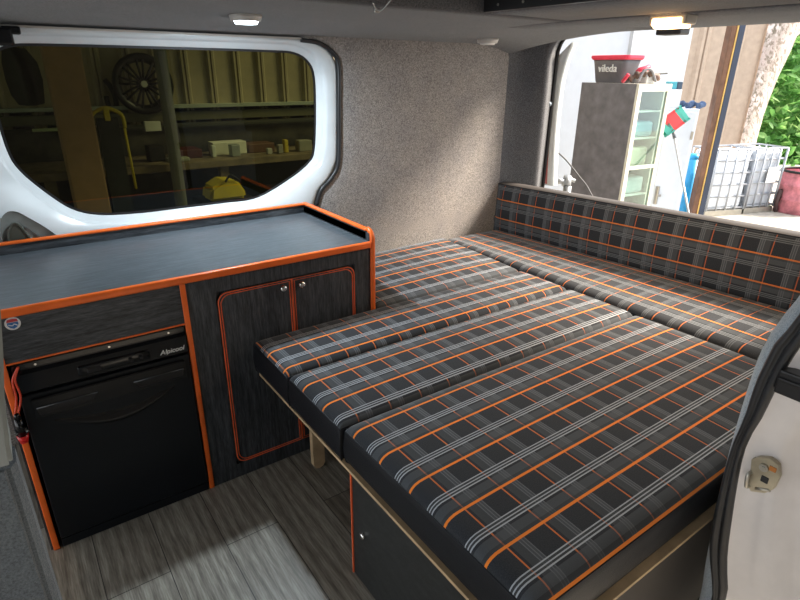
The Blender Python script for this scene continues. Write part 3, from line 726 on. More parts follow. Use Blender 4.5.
# wheel on the wall
p = on(143, 84, 1, 5.85); wh = empty('alloy_wheel', (p.x, 5.85, p.z - .24), 'black spoked alloy wheel hung on the corrugated garage wall', 'wheel')
RB = plain('wheel_black', (0.006, 0.006, 0.007), 0.35); cxx, czz = p.x, p.z
bm = B(); ring = [Vector((cxx + .225 * math.cos(2 * PI * i / 48), 5.85, czz + .225 * math.sin(2 * PI * i / 48))) for i in range(48)]
tube(bm, ring, .030, 10, True, 1.6); obj('rim', bm, RB, wh, True)
for i in range(9):
    a = 2 * PI * i / 9 + .2; d = Vector((math.cos(a), 0, math.sin(a))); bm = B()
    c1 = Vector((cxx, 5.83, czz)); s = d.cross(Vector((0, 1, 0)))
    for sg in (-1, 1): tube(bm, [c1 + d * .04 + s * sg * .008, c1 + d * .21 + s * sg * .028], .011, 6)
    obj('spoke', bm, RB, wh, True)
bm = cyl(B(), (cxx, 5.86, czz), (cxx, 5.80, czz), .05, .045); obj('hub', bm, RB, wh)
bm = cyl(B(), (cxx, 5.80, czz), (cxx, 5.793, czz), .03, .026); obj('centre_cap', bm, WHITE_P, wh)
p = on(110, 96, 1, 5.9); thing('wall_hose_clip', tube(B(), crom([p + Vector((-.02, 0, .14)), p + Vector((.03, 0, .05)), p + Vector((.04, 0, -.08)), p + Vector((-.02, 0, -.1)), p + Vector((-.03, 0, 0))], 5), .022, 8), BLACK, 'small dark coil hanging on garage wall left of the wheel', 'coil', smooth=True)
# workbench with clutter
wb = empty('workbench', (1.6, 5.5, GZ), 'long dark workbench covered in tools along the garage wall', 'workbench')
WD = plain('bench_wood', (0.22, 0.17, 0.11), 0.7, var=.2)
bm = box(B(), -1.2, 4.6, 5.15, 5.85, .66, .72, .004); obj('bench_top', bm, WD, wb)
for x in (-1.1, 0.3, 1.7, 3.1, 4.5): obj('leg', box(B(), x - .04, x + .04, 5.2, 5.28, GZ, .66), WD, wb)
obj('back_shelf', box(B(), -1.2, 4.6, 5.6, 5.85, .98, 1.0), plain('shelf_dark', (0.05, 0.05, 0.04), 0.7), wb)
obj('lower_panel', box(B(), -1.2, 4.6, 5.5, 5.52, GZ, .6), BLACK, wb)
def item_box(name, px0, px1, py0, py1, Y, D, mat, label, cat, bev=.008):
    a = on(px0, py1, 1, Y); b = on(px1, py0, 1, Y)
    bm = box(B(), min(a.x, b.x), max(a.x, b.x), Y, Y + D, a.z, b.z, bev); return bm
def sit(name, px, pyb, wpx, hpx, Y, D, mat, label, cat, zb=.72, **k):
    a = on(px - wpx / 2, pyb, 1, Y); b = on(px + wpx / 2, pyb, 1, Y); hgt = (on(px, pyb - hpx, 1, Y).z - on(px, pyb, 1, Y).z)
    return thing(name, box(B(), a.x, b.x, Y, Y + D, zb, zb + hgt, .008), mat, label, cat, **k)
MT = lambda n, c, **k: plain(n, c, k.pop('rough', .6), **k)
sit('white_crate', 230, 150, 34, 13, 5.45, .15, MT('crate_white', (0.85, 0.85, 0.75)), 'long white box on the garage bench right of centre', 'box')
sit('tin_can', 236, 150, 9, 12, 5.30, .09, MT('tin', (0.40, 0.44, 0.42), metal=.6), 'grey tin standing in front of the white box on the bench', 'tin')
sit('white_bottle', 214, 150, 4, 12, 5.35, .06, MT('bottle_white', (0.7, 0.75, 0.7)), 'slim white bottle left of the long white box', 'bottle')
sit('yellow_spray_can', 287, 152, 4, 13, 5.3, .06, MT('spray_yellow', (0.65, 0.5, 0.05)), 'yellow spray can at the right end of the bench', 'can')
gb = sit('gauge_box', 306, 152, 13, 11, 5.3, .10, MT('gauge_pale', (0.35, 0.34, 0.27)), 'small pale framed gauge box at the far right of bench', 'gauge')
sit('charger', 156, 146, 16, 16, 5.35, .15, BLACK, 'black charger with a white label on the garage bench', 'charger')
a = on(152, 126, 1, 5.34); thing('charger_label', box(B(), a.x - .065, a.x + .065, 5.30, 5.344, a.z - .04, a.z + .04, .003), MT('label_white', (0.9, 0.92, 0.85)), 'white label card propped against the black charger', 'card')
sit('dark_toolbox', 190, 150, 24, 9, 5.4, .25, MT('toolbox', (0.10, 0.025, 0.02)), 'dark red toolbox behind the slim white bottle', 'toolbox')
sit('metal_tray', 178, 152, 22, 4, 5.25, .1, MT('tray', (0.40, 0.42, 0.35), metal=.3), 'pale metal tray at the front of the bench', 'tray')
sit('brown_bag', 262, 151, 26, 9, 5.45, .2, MT('bag', (0.16, 0.08, 0.05)), 'brown bag lying between long white box and yellow can', 'bag')
for i, (px, w_, h_, c) in enumerate([(270, 5, 6, (.5, .5, .46)), (281, 5, 9, (.35, .34, .3))]):
    sit('small_jar', px, 151, w_, h_, 5.28, .05, MT('jar%d' % i, c), ['low pale jar before the brown bag', 'taller grey jar left of the yellow can'][i], 'jar')
# hand truck with yellow strap
ht = empty('hand_truck', (.85, 4.95, GZ), 'black trolley frame with a yellow tubular handle left of bench', 'trolley')
a = on(91, 113, 1, 5.0); b = on(122, 118, 1, 5.0); YL = MT('yellow_tube', (0.65, 0.52, 0.03))
obj('back_plate', box(B(), a.x + .03, b.x - .03, 5.0, 5.05, GZ, a.z - .04), MT('trolley_black', (0.015, 0.02, 0.015)), ht)
obj('handle', tube(B(), crom([Vector((a.x - .01, 5, a.z - .12)), Vector((a.x, 5, a.z - .02)), Vector((a.x + .08, 5, a.z + .03)), Vector((b.x - .08, 5, a.z + .03)), Vector((b.x, 5, a.z - .02)), Vector((b.x + .01, 5, a.z - .12))], 5), .014), YL, ht, True)
obj('side_tube', tube(B(), [Vector((b.x + .005, 5, a.z - .12)), Vector((b.x + .015, 5, a.z - .6))], .010), YL, ht, True)
obj('hook', box(B(), (a.x + b.x) / 2 - .02, (a.x + b.x) / 2 + .02, 4.98, 5.02, a.z - .06, a.z + .03, .004), YL, ht)
# yellow case on a stool, dark jacket
ys_ = on(230, 200, 1, 4.2); stl = empty('work_stool', (ys_.x, 4.3, GZ), 'dark stool under the yellow case outside the window', 'stool')
zt = ys_.z
obj('seat', box(B(), ys_.x - .2, ys_.x + .2, 4.15, 4.5, zt - .04, zt, .01), BLACK, stl)
for sx in (-.16, .16):
    for sy in (4.19, 4.46): obj('leg', box(B(), ys_.x + sx - .015, ys_.x + sx + .015, sy - .015, sy + .015, GZ, zt - .04), BLACK, stl)
bm = B(); prism(bm, [(ys_.x - .15, zt), (ys_.x - .13, zt + .10), (ys_.x - .03, zt + .15), (ys_.x + .08, zt + .14), (ys_.x + .13, zt + .06), (ys_.x + .14, zt)], 1, 4.2, 4.42, .02)
yc_ = thing('yellow_case', bm, MT('case_yellow', (0.85, 0.68, 0.03)), 'rounded yellow case low down outside the tinted window', 'case')
bm = tube(B(), crom([Vector((ys_.x - .02, 4.2, zt + .14)), Vector((ys_.x + .02, 4.18, zt + .19)), Vector((ys_.x + .09, 4.2, zt + .14))], 5), .008); obj('handle', bm, BLACK, yc_, True)
bm = B(); rows = []; jk = [(12, 46), (26, 48), (38, 62), (44, 80), (46, 104)]; jl = [(2, 50), (2, 62), (6, 80), (12, 96), (20, 106)]
R_ = [on(*q, 1, 5.2) for q in jk]; L_ = [on(*q, 1, 5.2) for q in jl]
for l_, r_ in zip(L_, R_): rows.append([l_ + Vector((0, .12, 0)), l_.lerp(r_, .25) + Vector((0, -.06, 0)), l_.lerp(r_, .6) + Vector((0, -.10, 0)), r_ + Vector((0, .08, 0)), l_.lerp(r_, .5) + Vector((0, .18, 0))])
strips(bm, [list(r) for r in rows]); 
jo = thing('hanging_coat', bm, MT('coat_dark', (0.006, 0.008, 0.006)), 'dark coat hanging at the left end of the garage wall', 'coat', smooth=True)
bm_ = on(45, 117, 1, 5.3); thing('strip_lamp', box(B(), bm_.x - .09, bm_.x + .20, 5.55, 5.60, 1.0, 1.022, .004), MT('strip_pale', (0.6, 0.7, 0.4)), 'slim pale tube lying left of the orange-brown post', 'tube')

# ------------------------------------------------------------------ outside: seen through the tailgate
def flat_wall(name, a, b, z0, z1, mat, th=.12):
    a, b = Vector((*a, 0)), Vector((*b, 0)); d = (b - a).normalized(); n = Vector((-d.y, d.x, 0)) * th
    bm = B(); pts = [a, b, b + n, a + n]; prism(bm, [(p.x, p.y) for p in pts], 2, z0, z1, .01); return struct(name, bm, mat)
WW = plain('white_panel', (0.64, 0.68, 0.75), 0.5, var=0.015)
flat_wall('wall_white', (5.9, 5.74), (8.02, 4.48), GZ, 2.55, WW)
a = dep(632, 38, 7.42); struct('trim_13', box(B(), a.x - .006, a.x + .006, a.y - .02, a.y + .08, GZ, 2.54), plain('panel_joint', (0.5, 0.52, 0.56), 0.6))
CL2 = plain('beige_cladding_bright', (0.44, 0.35, 0.28), 0.7, var=0.05)
ca, cb2 = dep(640, 60, 10.3), dep(758, 60, 10.3); corrugated('wall_cladding', (ca.x, ca.y), (cb2.x, cb2.y), GZ, 3.4, CL2, 0.62, .06)

def rigid(p0, phi, a, b, z0, z1):
    """matrix for a box whose corner nearest us is p0, side A along phi with length a, side B along phi+90 with length b"""
    return Matrix.Translation((p0.x, p0.y, z0)) @ Matrix.Rotation(phi, 4, 'Z')
def hit(p0, phi, px):
    """distance along direction phi from p0 until it meets image column px near the top"""
    lo, hi = 0.01, 4
    d = Vector((math.cos(phi), math.sin(phi), 0))
    def col(s):
        v = ROT.transposed() @ (p0 + d * s - CAM); return 400 + F * v.x / -v.z
    base = col(0); up = px > base
    for _ in range(50):
        m = (lo + hi) / 2
        if (col(m) < px) == up: lo = m
        else: hi = m
    return lo
# display cabinet (box coordinates: u along grey side, v along glazed front)
P0 = dep(637, 84, 5.5); ztop = P0.z
phiA = math.radians(85)          # grey side runs away to the left
la = hit(P0, phiA, 582); lb = hit(P0, phiA - PI / 2, 670)
dc = empty('display_cabinet', (P0.x, P0.y, GZ), 'tall dark grey cabinet with a glazed front of white shelves', 'cabinet')
MM = Matrix.Translation((P0.x, P0.y, 0)) @ Matrix.Rotation(phiA - PI / 2, 4, 'Z')   # local x = along glazed front, local y = along grey side
def bxl(x0, x1, y0, y1, z0, z1, bev=0): return box(B(), x0, x1, y0, y1, z0, z1, bev, MM)
DG = plain('dark_grey_side', (0.17, 0.165, 0.18), 0.6, var=0.12)
FRM = plain('cream_frame', (0.72, 0.70, 0.60), 0.5)
obj('grey_side', bxl(0.0, .03, 0.0, la, GZ, ztop), DG, dc)
bm = bxl(.03, lb, la - .03, la, GZ, ztop); box(bm, lb - .03, lb, .03, la, GZ, ztop, 0, MM); box(bm, 0.03, lb, .03, la, GZ, GZ + .08, 0, MM); box(bm, .03, lb, .03, la, ztop - .04, ztop, 0, MM)
obj('shell', bm, FRM, dc)
bm = bxl(0, .055, -.03, 0, GZ, ztop); box(bm, lb - .055, lb, -.03, 0, GZ, ztop, 0, MM); box(bm, .055, lb - .055, -.03, 0, ztop - .07, ztop, 0, MM); box(bm, .055, lb - .055, -.03, 0, GZ, GZ + .1, 0, MM)
box(bm, .055, lb - .055, -.03, 0, .55, .585, 0, MM)
df = obj('door_frame', bm, FRM, dc)
tg = NT('clear_glass'); tr = tg.n('ShaderNodeBsdfTransparent'); tr.inputs[0].default_value = (0.80, .92, .90, 1); g2 = tg.n('ShaderNodeBsdfGlossy'); g2.inputs['Roughness'].default_value = .03
mx = tg.n('ShaderNodeMixShader'); mx.inputs[0].default_value = .14; tg.l(tr.outputs[0], mx.inputs[1]); tg.l(g2.outputs[0], mx.inputs[2]); tg.l(mx.outputs[0], tg.out.inputs[0])
obj('glass', bxl(.055, lb - .055, -.018, -.012, GZ + .1, ztop - .07), tg.m, df)
for z in (-.05, .25, .55, .85, 1.12): obj('shelf', bxl(.035, lb - .035, .03, la - .05, z, z + .015), MT('shelf_pale', (0.72, 0.70, 0.62)), dc)
cols = [(0.22, .38, .38), (.55, .62, .6), (.62, .58, .40), (.25, .42, .46), (.5, .55, .55)]
for i, z in enumerate((-.035, .265, .565, .865)):
    x_ = .06 + .02 * (i % 2); wd = (lb - .14)
    M2 = MM @ Matrix.Translation((x_, .06, z)) 
    t_ = box(B(), 0, wd, 0, .3, 0, .16 + .02 * (i % 3), .03, M2)
    thing('folded_bundle', t_, MT('bundle%d' % i, cols[i]), ['teal bundle on the lowest visible cabinet shelf', 'pale bundle on the second shelf of the glazed cabinet', 'straw coloured bundle on the third shelf of the glazed cabinet', 'blue-green bundle on the top stocked shelf of glazed cabinet'][i], 'bundle', 'bundles in the glazed cabinet')
# bucket on the cabinet
ctr2 = MM @ Vector((.10, la * .5, 0)); d1 = (MM.to_3x3() @ Vector((0, 1, 0))); d2 = (MM.to_3x3() @ Vector((1, 0, 0)))
Wt = la * .40 * .80; bk = empty('mop_bucket', (ctr2.x, ctr2.y, ztop), 'grey oblong mop bucket with red rim on the grey cabinet', 'bucket')
cb = MM @ Vector((.17, la * .60, 0)); MB_ = Matrix.Translation((cb.x, cb.y, ztop)) @ Matrix.Rotation(phiA - PI / 2, 4, 'Z')
def loop(hx, hy, z, r=.05): return [MB_ @ Vector((x, y, z)) for x, y in rrect(-hx, hx, -hy, hy, r, 5)]
hb = .255
bm = strips(B(), [loop(.10, Wt * .80, 0), loop(.105, Wt * .83, .02), loop(.125, Wt * .93, hb * .7), loop(.135, Wt, hb), loop(.13, Wt * .98, hb), loop(.10, Wt * .8, .02)], True); 
obj('tub', bm, plain('bucket_grey', (0.13, 0.125, 0.14), 0.45), bk, True)
RD = plain('rim_red', (0.75, 0.04, 0.09), 0.4)
bm = strips(B(), [loop(.137, Wt + .003, hb - .03), loop(.145, Wt + .02, hb - .012), loop(.145, Wt + .02, hb + .012), loop(.11, Wt * .92, hb + .015), loop(.11, Wt * .92, hb - .02)], True); obj('rim', bm, RD, bk)
bm = tube(B(), [MB_ @ Vector((-.14, -Wt * 1.0, hb * .95)), MB_ @ Vector((-.15, -Wt * 1.0, hb * .55))], .018, 8); obj('red_clip', tube(B(), crom([MB_ @ Vector((-.11, -Wt * .90, .02)), MB_ @ Vector((-.14, -Wt * 1.12, .05)), MB_ @ Vector((-.14, -Wt * 1.25, .09))], 4), .018, 8), RD, bk, True); bm.free()
Ml = frame(MB_ @ Vector((-.128, 0.0, hb * .55)), -d1, Vector((0, 0, 1)) ); obj('lettering', text_bm('vileda', .105, Ml, 0, .006), WHITE_P, bk)
# clutter on the glazed end of the cabinet
def local(x, y, z): return MM @ Vector((x * 1.2 + .12, y, z))
bm = B(); tube(bm, crom([local(.02, .22, ztop + .04), local(.08, .15, ztop + .09), local(.16, .10, ztop + .10), local(.25, .07, ztop + .04)], 6), [.03 + .015 * math.sin(i * 1.7) for i in range(19)], 10)
thing('brown_tool_bag', bm, plain('leather', (0.16, 0.10, 0.075), 0.6, var=.3), 'crumpled brown bag on top of the glazed cabinet corner', 'bag', smooth=True)
bm = tube(B(), crom([local(.02, .10, ztop + .02), local(.06, .09, ztop + .12), local(.12, .06, ztop + .13), local(.19, .05, ztop + .02)], 5), .012, 8)
thing('grey_cable_loop', bm, MT('cable_grey', (.25, .25, .27)), 'grey cable loop lying over the brown bag', 'cable', smooth=True)
bm = tube(B(), [local(.10, .24, ztop + .12), local(.24, .22, ztop + .15), local(.26, .22, ztop + .17)], [.02, .03, .02], 8)
thing('red_brush', bm, RD, 'small red brush behind the brown bag on the cabinet', 'brush', smooth=True)
bm = tube(B(), [local(.26, .20, ztop + .09), local(.50, .20, ztop + .10)], .008, 6); thing('dark_rod', bm, BLACK, 'thin dark rod sticking out over the cabinet edge', 'rod')
thing('white_tub', bxl(.27, .44, .10, .30, ztop, ztop + .075, .01), WHITE_P, 'low white tub on the right of the cabinet top', 'tub')

# locker
L0 = dep(667, 108.5, 6.25); lz = L0.z; phl = math.radians(-42)
lw_ = hit(L0, phl, 700)
LM = Matrix.Translation((L0.x, L0.y, 0)) @ Matrix.Rotation(phl, 4, 'Z')
def bl(x0, x1, y0, y1, z0, z1, bev=0): return box(B(), x0, x1, y0, y1, z0, z1, bev, LM)
LW = plain('locker_white', (0.60, 0.67, 0.78), 0.4, var=0.02)
lk = empty('metal_locker', (L0.x, L0.y, GZ), 'low white metal locker with a bar handle behind the broom', 'locker')
obj('body', bl(0, lw_, 0.0, .45, GZ, lz, .006), LW, lk)
ld = obj('door', bl(.015, lw_ - .03, -.018, 0, GZ + .05, lz - .03, .004), LW, lk)
obj('handle', bl(.045, .062, -.05, -.03, .05, .26, .004), STEEL, ld)
bm = bl(.03, .078, -.032, -.018, .05, .26, .003); box(bm, .06, .10, -.05, -.03, .14, .17, .004, LM); obj('lock_plate', bm, plain('lock_grey', (.30, .31, .33), .4), ld)
obj('hinge', bl(lw_ - .05, lw_ - .025, -.03, -.015, lz - .33, lz - .24, .003), STEEL, ld)
thing('white_carton', bl(.01, .17, .12, .35, lz, lz + .20, .004), plain('carton_white', (.75, .76, .80), .6), 'white carton standing on the locker beside the glazed cabinet', 'carton')
thing('teal_tin', bl(.03, .11, .14, .3, lz + .20, lz + .28, .01), MT('teal', (.08, .42, .55)), 'small teal tin on top of the white carton', 'tin')
thing('dark_tin', bl(.11, .17, .14, .3, lz + .20, lz + .28, .01), MT('dkblue', (.06, .10, .16)), 'small dark tin next to the teal tin', 'tin')
bm = B(); pts = [LM @ Vector((.2 + .035 * i, .15 + .04 * math.sin(i * 2.1), lz + .035 + .02 * math.sin(i * 1.9))) for i in range(8)]; tube(bm, crom(pts, 3), [.028 + .015 * math.sin(i * 1.3) for i in range(22)], 8)
thing('blue_rag', bm, plain('rag_blue', (.10, .16, .30), .9, var=.3), 'crumpled dark blue rag on the locker top', 'rag', smooth=True)
# broom leaning on the locker
a = dep(673, 130, 5.95); b = dep(689, 215, 5.75); bro = empty('broom', (b.x, b.y, GZ), 'upturned broom with red and green bristles leaning on locker', 'broom')
dn = (b - a).normalized(); foot = b + dn * ((b.z - GZ) / -dn.z)
obj('stick', tube(B(), [a, foot], .011, 10), plain('stick_grey', (.55, .56, .58), .4, .4), bro, True)
obj('grip', tube(B(), [a + dn * .0, a + dn * .10], .016, 10), plain('grip_grey', (.12, .14, .16), .5), bro, True)
rt_ = (ROT @ Vector((.80, .60, 0))).normalized(); up = -dn
hc = a - dn * .09
def bh(u0, u1, mat, nm, th=.035):
    pa, pb = hc + rt_ * u0, hc + rt_ * u1; ax = (pb - pa).normalized(); q2 = ax.cross(Vector(ROT.col[2])).normalized(); fwd = ax.cross(q2)
    t2 = bmesh.new(); bmesh.ops.create_cube(t2, size=1); L2 = (pb - pa).length
    for v in t2.verts:
        fl = 1.0 if v.co.y * q2.dot(up) < 0 else 1.25
        v.co = (pa + pb) / 2 + ax * v.co.x * L2 * fl + q2 * v.co.y * .16 + fwd * v.co.z * .06
    bmesh.ops.bevel(t2, geom=t2.edges[:], offset=.012, segments=2, affect='EDGES'); obj(nm, t2, mat, bro)
bh(-.055, .10, plain('bristle_red', (.75, .03, .04), .7), 'red_bristles'); bh(-.12, -.055, plain('bristle_green', (.03, .30, .25), .7), 'green_bristles'); bh(.10, .15, plain('bristle_green2', (.04, .33, .28), .7), 'green_bristles')
# blue drum between locker and post
q = dep(690, 154, 6.75); thing('blue_drum', cyl(cyl(B(), (q.x + .05, q.y - .02, GZ), (q.x + .05, q.y - .02, q.z - .06), .085, .085, 24), (q.x + .05, q.y - .02, q.z - .06), (q.x + .05, q.y - .02, q.z), .085, .07, 24), plain('drum_blue', (.03, .36, .72), .35), 'bright blue plastic drum between the locker and the steel post', 'drum', smooth=True)
# steel post
q = dep(724, 60, 6.1); r_ = ROT @ Vector((1, 0, 0)); r_.z = 0; r_.normalize(); f_ = Vector((-r_.y, r_.x, 0))
pst = empty('door_post', (q.x, q.y, GZ), 'tall brown and navy steel door post with a yellow line', 'post')
def postbox(a_, b_, c_, d_): 
    PM = Matrix.Translation((q.x, q.y, 0)) @ Matrix.Rotation(math.atan2(r_.y, r_.x), 4, 'Z')
    return box(B(), a_, b_, c_, d_, GZ, 3.2, .004, PM)
obj('brown_flange', postbox(.012, .070, 0, .12), plain('post_brown', (.17, .085, .05), .6, var=.15), pst)
obj('yellow_line', postbox(.070, .085, -.010, .10), plain('post_yellow', (.75, .50, .16), .5), pst)
obj('navy_flange', postbox(.085, .150, -.015, .10), plain('post_navy', (.035, .05, .09), .5), pst)
# IBC totes
CG = plain('cage_steel', (.42, .45, .50), .4, .5)
def tote(pa, pb, label, body):
    A = on(*pa, 2, GZ); Bv = on(*pb, 2, GZ); d = (Bv - A); Wd = d.length; d.normalize(); ang = math.atan2(d.y, d.x)
    TM = Matrix.Translation((A.x, A.y, GZ)) @ Matrix.Rotation(ang, 4, 'Z'); H_ = 1.0; Dp = .5
    rt = empty('ibc_tote', (A.x, A.y, GZ), label, 'tank', 'caged liquid tanks')
    obj('bottle', box(B(), .03, Wd - .03, .03, Dp, .1, H_ - .03, .05, TM), body, rt)
    obj('pallet', box(B(), 0, Wd, 0, Dp, 0, .09, .005, TM), STEEL, rt)
    bm = B()
    for z in (.12, .30, .48, .66, .84, H_): tube(bm, [TM @ Vector(p) for p in ((0, 0, z), (Wd, 0, z), (Wd, Dp, z), (0, Dp, z))], .014, 6, True)
    n = 4
    for i in range(n + 1):
        x = Wd * i / n; tube(bm, [TM @ Vector((x, -.01, .09)), TM @ Vector((x, -.01, H_))], .013, 6)
        y = Dp * i / n; tube(bm, [TM @ Vector((0, y, .09)), TM @ Vector((0, y, H_))], .013, 6); tube(bm, [TM @ Vector((Wd, y, .09)), TM @ Vector((Wd, y, H_))], .013, 6)
    obj('cage', bm, CG, rt, True)
    return rt, TM, Wd
t1, M1, W1 = tote((704, 217), (741, 214.5), 'white caged liquid tank immediately right of the steel post', plain('tote_white', (.80, .84, .90), .5))
t2, M2_, W2_ = tote((743, 214), (771, 211.5), 'greyer caged liquid tank with label plate beside the red barrel', plain('tote_grey', (.50, .54, .60), .5))
obj('label_plate', box(B(), W2_ * .45, W2_ * .8, -.03, -.02, .48, .72, .003, M2_), WHITE_P, t2)
# red barrel at the right edge
q = on(803, 213, 2, GZ); br_ = empty('red_barrel', (q.x, q.y + .2, GZ), 'faded pinkish red barrel at right of the caged tanks', 'barrel')
prf = [(0, .0), (.30, 0), (.33, .05), (.34, .2), (.355, .22), (.34, .24), (.34, .42), (.355, .44), (.34, .46), (.33, .62), (.34, .64), (.32, .65), (0, .64)]
bm = strips(B(), [[Vector((q.x + r * math.cos(t * PI / 16), q.y + .1 + r * math.sin(t * PI / 16), GZ + z)) for t in range(32)] for r, z in prf[1:-1]], True)
obj('drum', bm, plain('barrel_red', (.58, .20, .24), .6, var=.2), br_, True)
obj('rim', tube(B(), [Vector((q.x + .34 * math.cos(t * PI / 16), q.y + .1 + .34 * math.sin(t * PI / 16), GZ + .65)) for t in range(32)], .02, 8, True), BLACK, br_, True)
q = on(775, 212, 2, GZ); bm = tube(B(), crom([q + Vector((0, 0, .02)), q + Vector((-.05, 0, .18)), q + Vector((.0, 0, .34)), q + Vector((.04, 0, .20))], 5), .035, 8)
thing('dark_hose', bm, plain('hose_brown', (.06, .03, .03), .6), 'dark curled hose on the ground in front of the red barrel', 'hose', smooth=True)
# tree trunk with ivy, leaning
BK = NT('pale_bark'); v = BK.coord('Object', (1, 1, .5)); n1 = BK.noise(v, 3.5, 6, .7); n2 = BK.noise(v, 14, 5, .7)
c = BK.ramp(n1, [(.40, (.62, .50, .48)), (.52, (.40, .34, .30)), (.60, (.70, .60, .58))]); c2 = BK.ramp(n2, [(.42, (.25, .26, .18)), (.52, (1, 1, 1))])
x = BK.n('ShaderNodeMix', data_type='RGBA', blend_type='MULTIPLY'); x.inputs['Factor'].default_value = .8; BK.l(c.outputs[0], x.inputs['A']); BK.l(c2.outputs[0], x.inputs['B']); BK.l(x.outputs['Result'], BK.b.inputs['Base Color']); BK.b.inputs['Roughness'].default_value = .85; BK.bump(n2, .6, .03)
trk = empty('tree', (dep(735, 150, 12).x, dep(735, 150, 12).y, GZ), 'thick pale mottled tree trunk with ivy behind the caged tanks', 'tree')
ctrs = [(724, 200, 12, .42), (733, 150, 12, .40), (744, 112, 12, .38), (757, 75, 12, .40), (768, 45, 12, .46), (776, 10, 12, .58)]
pts = [dep(a_, b_, D_) for a_, b_, D_, r in ctrs]; pts[0].z = GZ
bm = tube(B(), crom(pts, 6), [ctrs[min(i // 6, 5)][3] + (ctrs[min(i // 6 + 1, 5)][3] - ctrs[min(i // 6, 5)][3]) * (i % 6) / 6 for i in range(31)], 20)
obj('trunk', bm, BK.m, trk, True)
bm = tube(B(), crom([dep(768, 50, 12), dep(786, 32, 12), dep(815, 12, 12)], 6), .22, 14); obj('branch', bm, BK.m, trk, True)
def leaves(bm, n, gen, s0, s1):
    for _ in range(n):
        p = gen(); s = random.uniform(s0, s1)
        q = Matrix.Rotation(random.uniform(0, 6.28), 3, 'Z') @ Matrix.Rotation(random.gauss(0, .7), 3, 'X') @ Matrix.Rotation(random.gauss(0, .7), 3, 'Y')
        vs3 = [bm.verts.new(p + q @ Vector(k) * s) for k in ((0, -1, 0), (.5, -.3, .12), (.42, .4, .1), (0, 1, 0), (-.42, .4, .1), (-.5, -.3, .12))]
        bm.faces.new(vs3[:4]); bm.faces.new([vs3[0], vs3[3], vs3[4], vs3[5]])
def leafmat(name, c0, c1, c2):
    t = NT(name); g = t.n('ShaderNodeObjectInfo'); nz = t.noise(t.coord(), 2.2, 3)
    r = t.ramp(nz, [(.35, c0), (.5, c1), (.68, c2)]); t.l(r.outputs[0], t.b.inputs['Base Color']); t.b.inputs['Roughness'].default_value = .6
    t.b.inputs['Subsurface Weight'].default_value = 0
    tl_ = t.n('ShaderNodeBsdfTranslucent'); t.l(r.outputs[0], tl_.inputs[0]); mx = t.n('ShaderNodeMixShader'); mx.inputs[0].default_value = .45
    t.l(t.b.outputs[0], mx.inputs[1]); t.l(tl_.outputs[0], mx.inputs[2]); t.l(mx.outputs[0], t.out.inputs[0]); return t.m
IV = leafmat('ivy_leaf', (.16, .20, .09), (.26, .29, .14), (.4, .4, .22))
bm = B(); cr = crom(pts, 6)
def ivy():
    i = random.uniform(0, len(cr) - 2); p = cr[int(i)].lerp(cr[int(i) + 1], i % 1); 
    return p + (ROT @ Vector((-.30 + random.gauss(0, .06), random.gauss(0, .05), .30)))
leaves(bm, 700, ivy, .03, .06); obj('ivy', bm, IV, trk)
FO = leafmat('green_leaf', (.09, .24, .06), (.20, .44, .12), (.50, .70, .28))
fb = dep(790, 100, 15)
bm = B()
def fol():
    a_ = random.uniform(715, 900); b_ = random.uniform(-40, 190); D = random.uniform(13.6, 15.8); p = dep(a_, b_, D)
    p.z = max(p.z, GZ); return p
leaves(bm, 9000, fol, .08, .17)
thing('leafy_bush', bm, FO, 'bright green leafy bush filling the background at the far right', 'bush')
bm = B(); rows = []
for i in range(20):
    a_ = 700 + 220 * i / 19; rows.append([dep(a_, b_, 17.8 + .3 * math.sin(i * 1.3 + b_ * .05)) for b_ in range(-60, 215, 12)])
strips(bm, rows)
thing('hedge', bm, plain('hedge_green', (.10, .24, .05), .8, var=.35, bump=1, bs=6), 'darker green hedge behind the bright leafy bush', 'hedge', smooth=True)

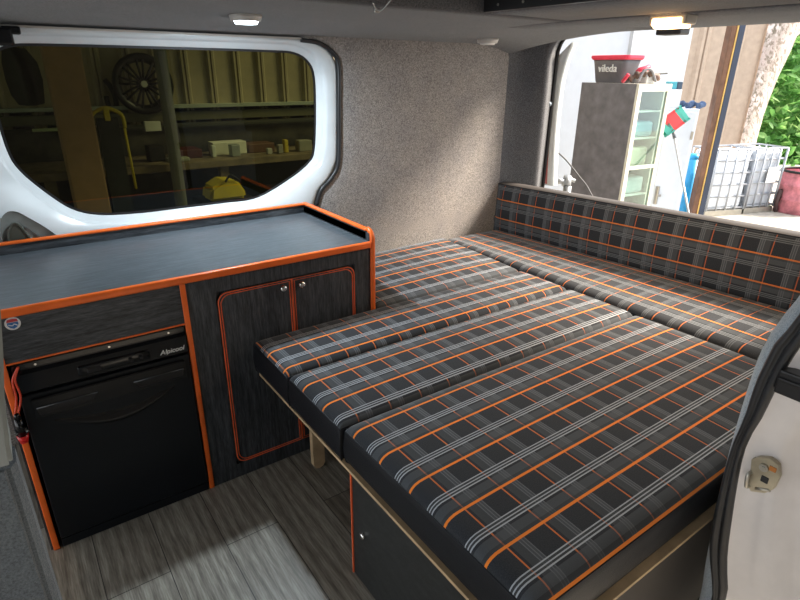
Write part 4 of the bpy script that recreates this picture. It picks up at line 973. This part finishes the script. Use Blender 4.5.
# tail edge of the van seen at the left of the opening: flange, tail light, hinge, pipe and cable
td = empty('tail_door_edge', (2.8, 2.3, .5), 'white tail door edge with red light strip at left of opening', 'van door')
def tp(px, py, X=2.80): return on(px, py, 0, X)
def quadstrip(bm, L_, R_, X, th):
    A_ = [tp(*p, X) for p in L_]; B_ = [tp(*p, X) for p in R_]
    A_ = crom(A_, 4); B_ = crom(B_, 4); o_ = Vector((th, 0, 0))
    strips(bm, [A_, B_, [b + o_ for b in B_], [a + o_ for a in A_], A_]); return bm
obj('white_flange', quadstrip(B(), [(562, 52), (551, 66), (545, 90), (543, 120), (542, 150), (540, 184)], [(572, 42), (565, 60), (559, 85), (555, 120), (553, 150), (552, 186)], 2.80, .05), plain('flange_white', (.72, .77, .78), .3), td, True)
obj('red_lens', quadstrip(B(), [(546, 108), (544, 140), (542, 182)], [(550, 108), (548, 140), (546, 184)], 2.79, .02), plain('lens_red', (.50, .16, .16), .25), td, True)
bm = B(); p = tp(548, 92, 2.77); box(bm, 2.76, 2.79, p.y - .02, p.y + .02, p.z - .03, p.z + .03, .006); p = tp(548, 82, 2.77); cyl(bm, (2.76, p.y, p.z), (2.79, p.y, p.z), .02); p = tp(549, 104, 2.77); cyl(bm, (2.76, p.y, p.z), (2.79, p.y, p.z), .016)
obj('hinge_plate', bm, plain('hinge_blue_grey', (.25, .30, .35), .4, .4), td)
bm = B(); p = tp(541, 162, 2.77); box(bm, 2.75, 2.79, p.y - .012, p.y + .012, p.z - .03, p.z + .03, .006); obj('bump_stop', bm, BLACK, td)
a, b, c = dep(553, 182, 4.2), dep(566, 182, 4.2), dep(566, 177, 4.2)
bm = tube(B(), [dep(553, 181, 4.2), dep(566, 181, 4.2)], .022, 10); cyl(bm, dep(566, 186, 4.2), dep(568, 176, 4.2), .035, .03, 16); tube(bm, [dep(565, 177, 4.2), dep(575, 181, 4.2)], .015, 8)
p_ = dep(567, 190, 4.2); cyl(bm, (p_.x, p_.y, GZ), (p_.x, p_.y, p_.z + .03), .03, n=16)
thing('standpipe_tap', bm, plain('tap_grey', (.42, .44, .46), .4, .5), 'grey standpipe tap at the lower left of the tailgate opening', 'tap', smooth=True)
bm = tube(B(), crom([dep(555, 150, 4.4), dep(566, 160, 4.4), dep(578, 175, 4.4), dep(590, 192, 4.4), dep(600, 225, 4.4), Vector((dep(604, 240, 4.4).x, dep(604, 240, 4.4).y, GZ))], 6), .006, 6)
thing('thin_cable', bm, plain('cable_dark', (.10, .10, .11), .5), 'thin dark cable curving in front of the white wall', 'cable', smooth=True)
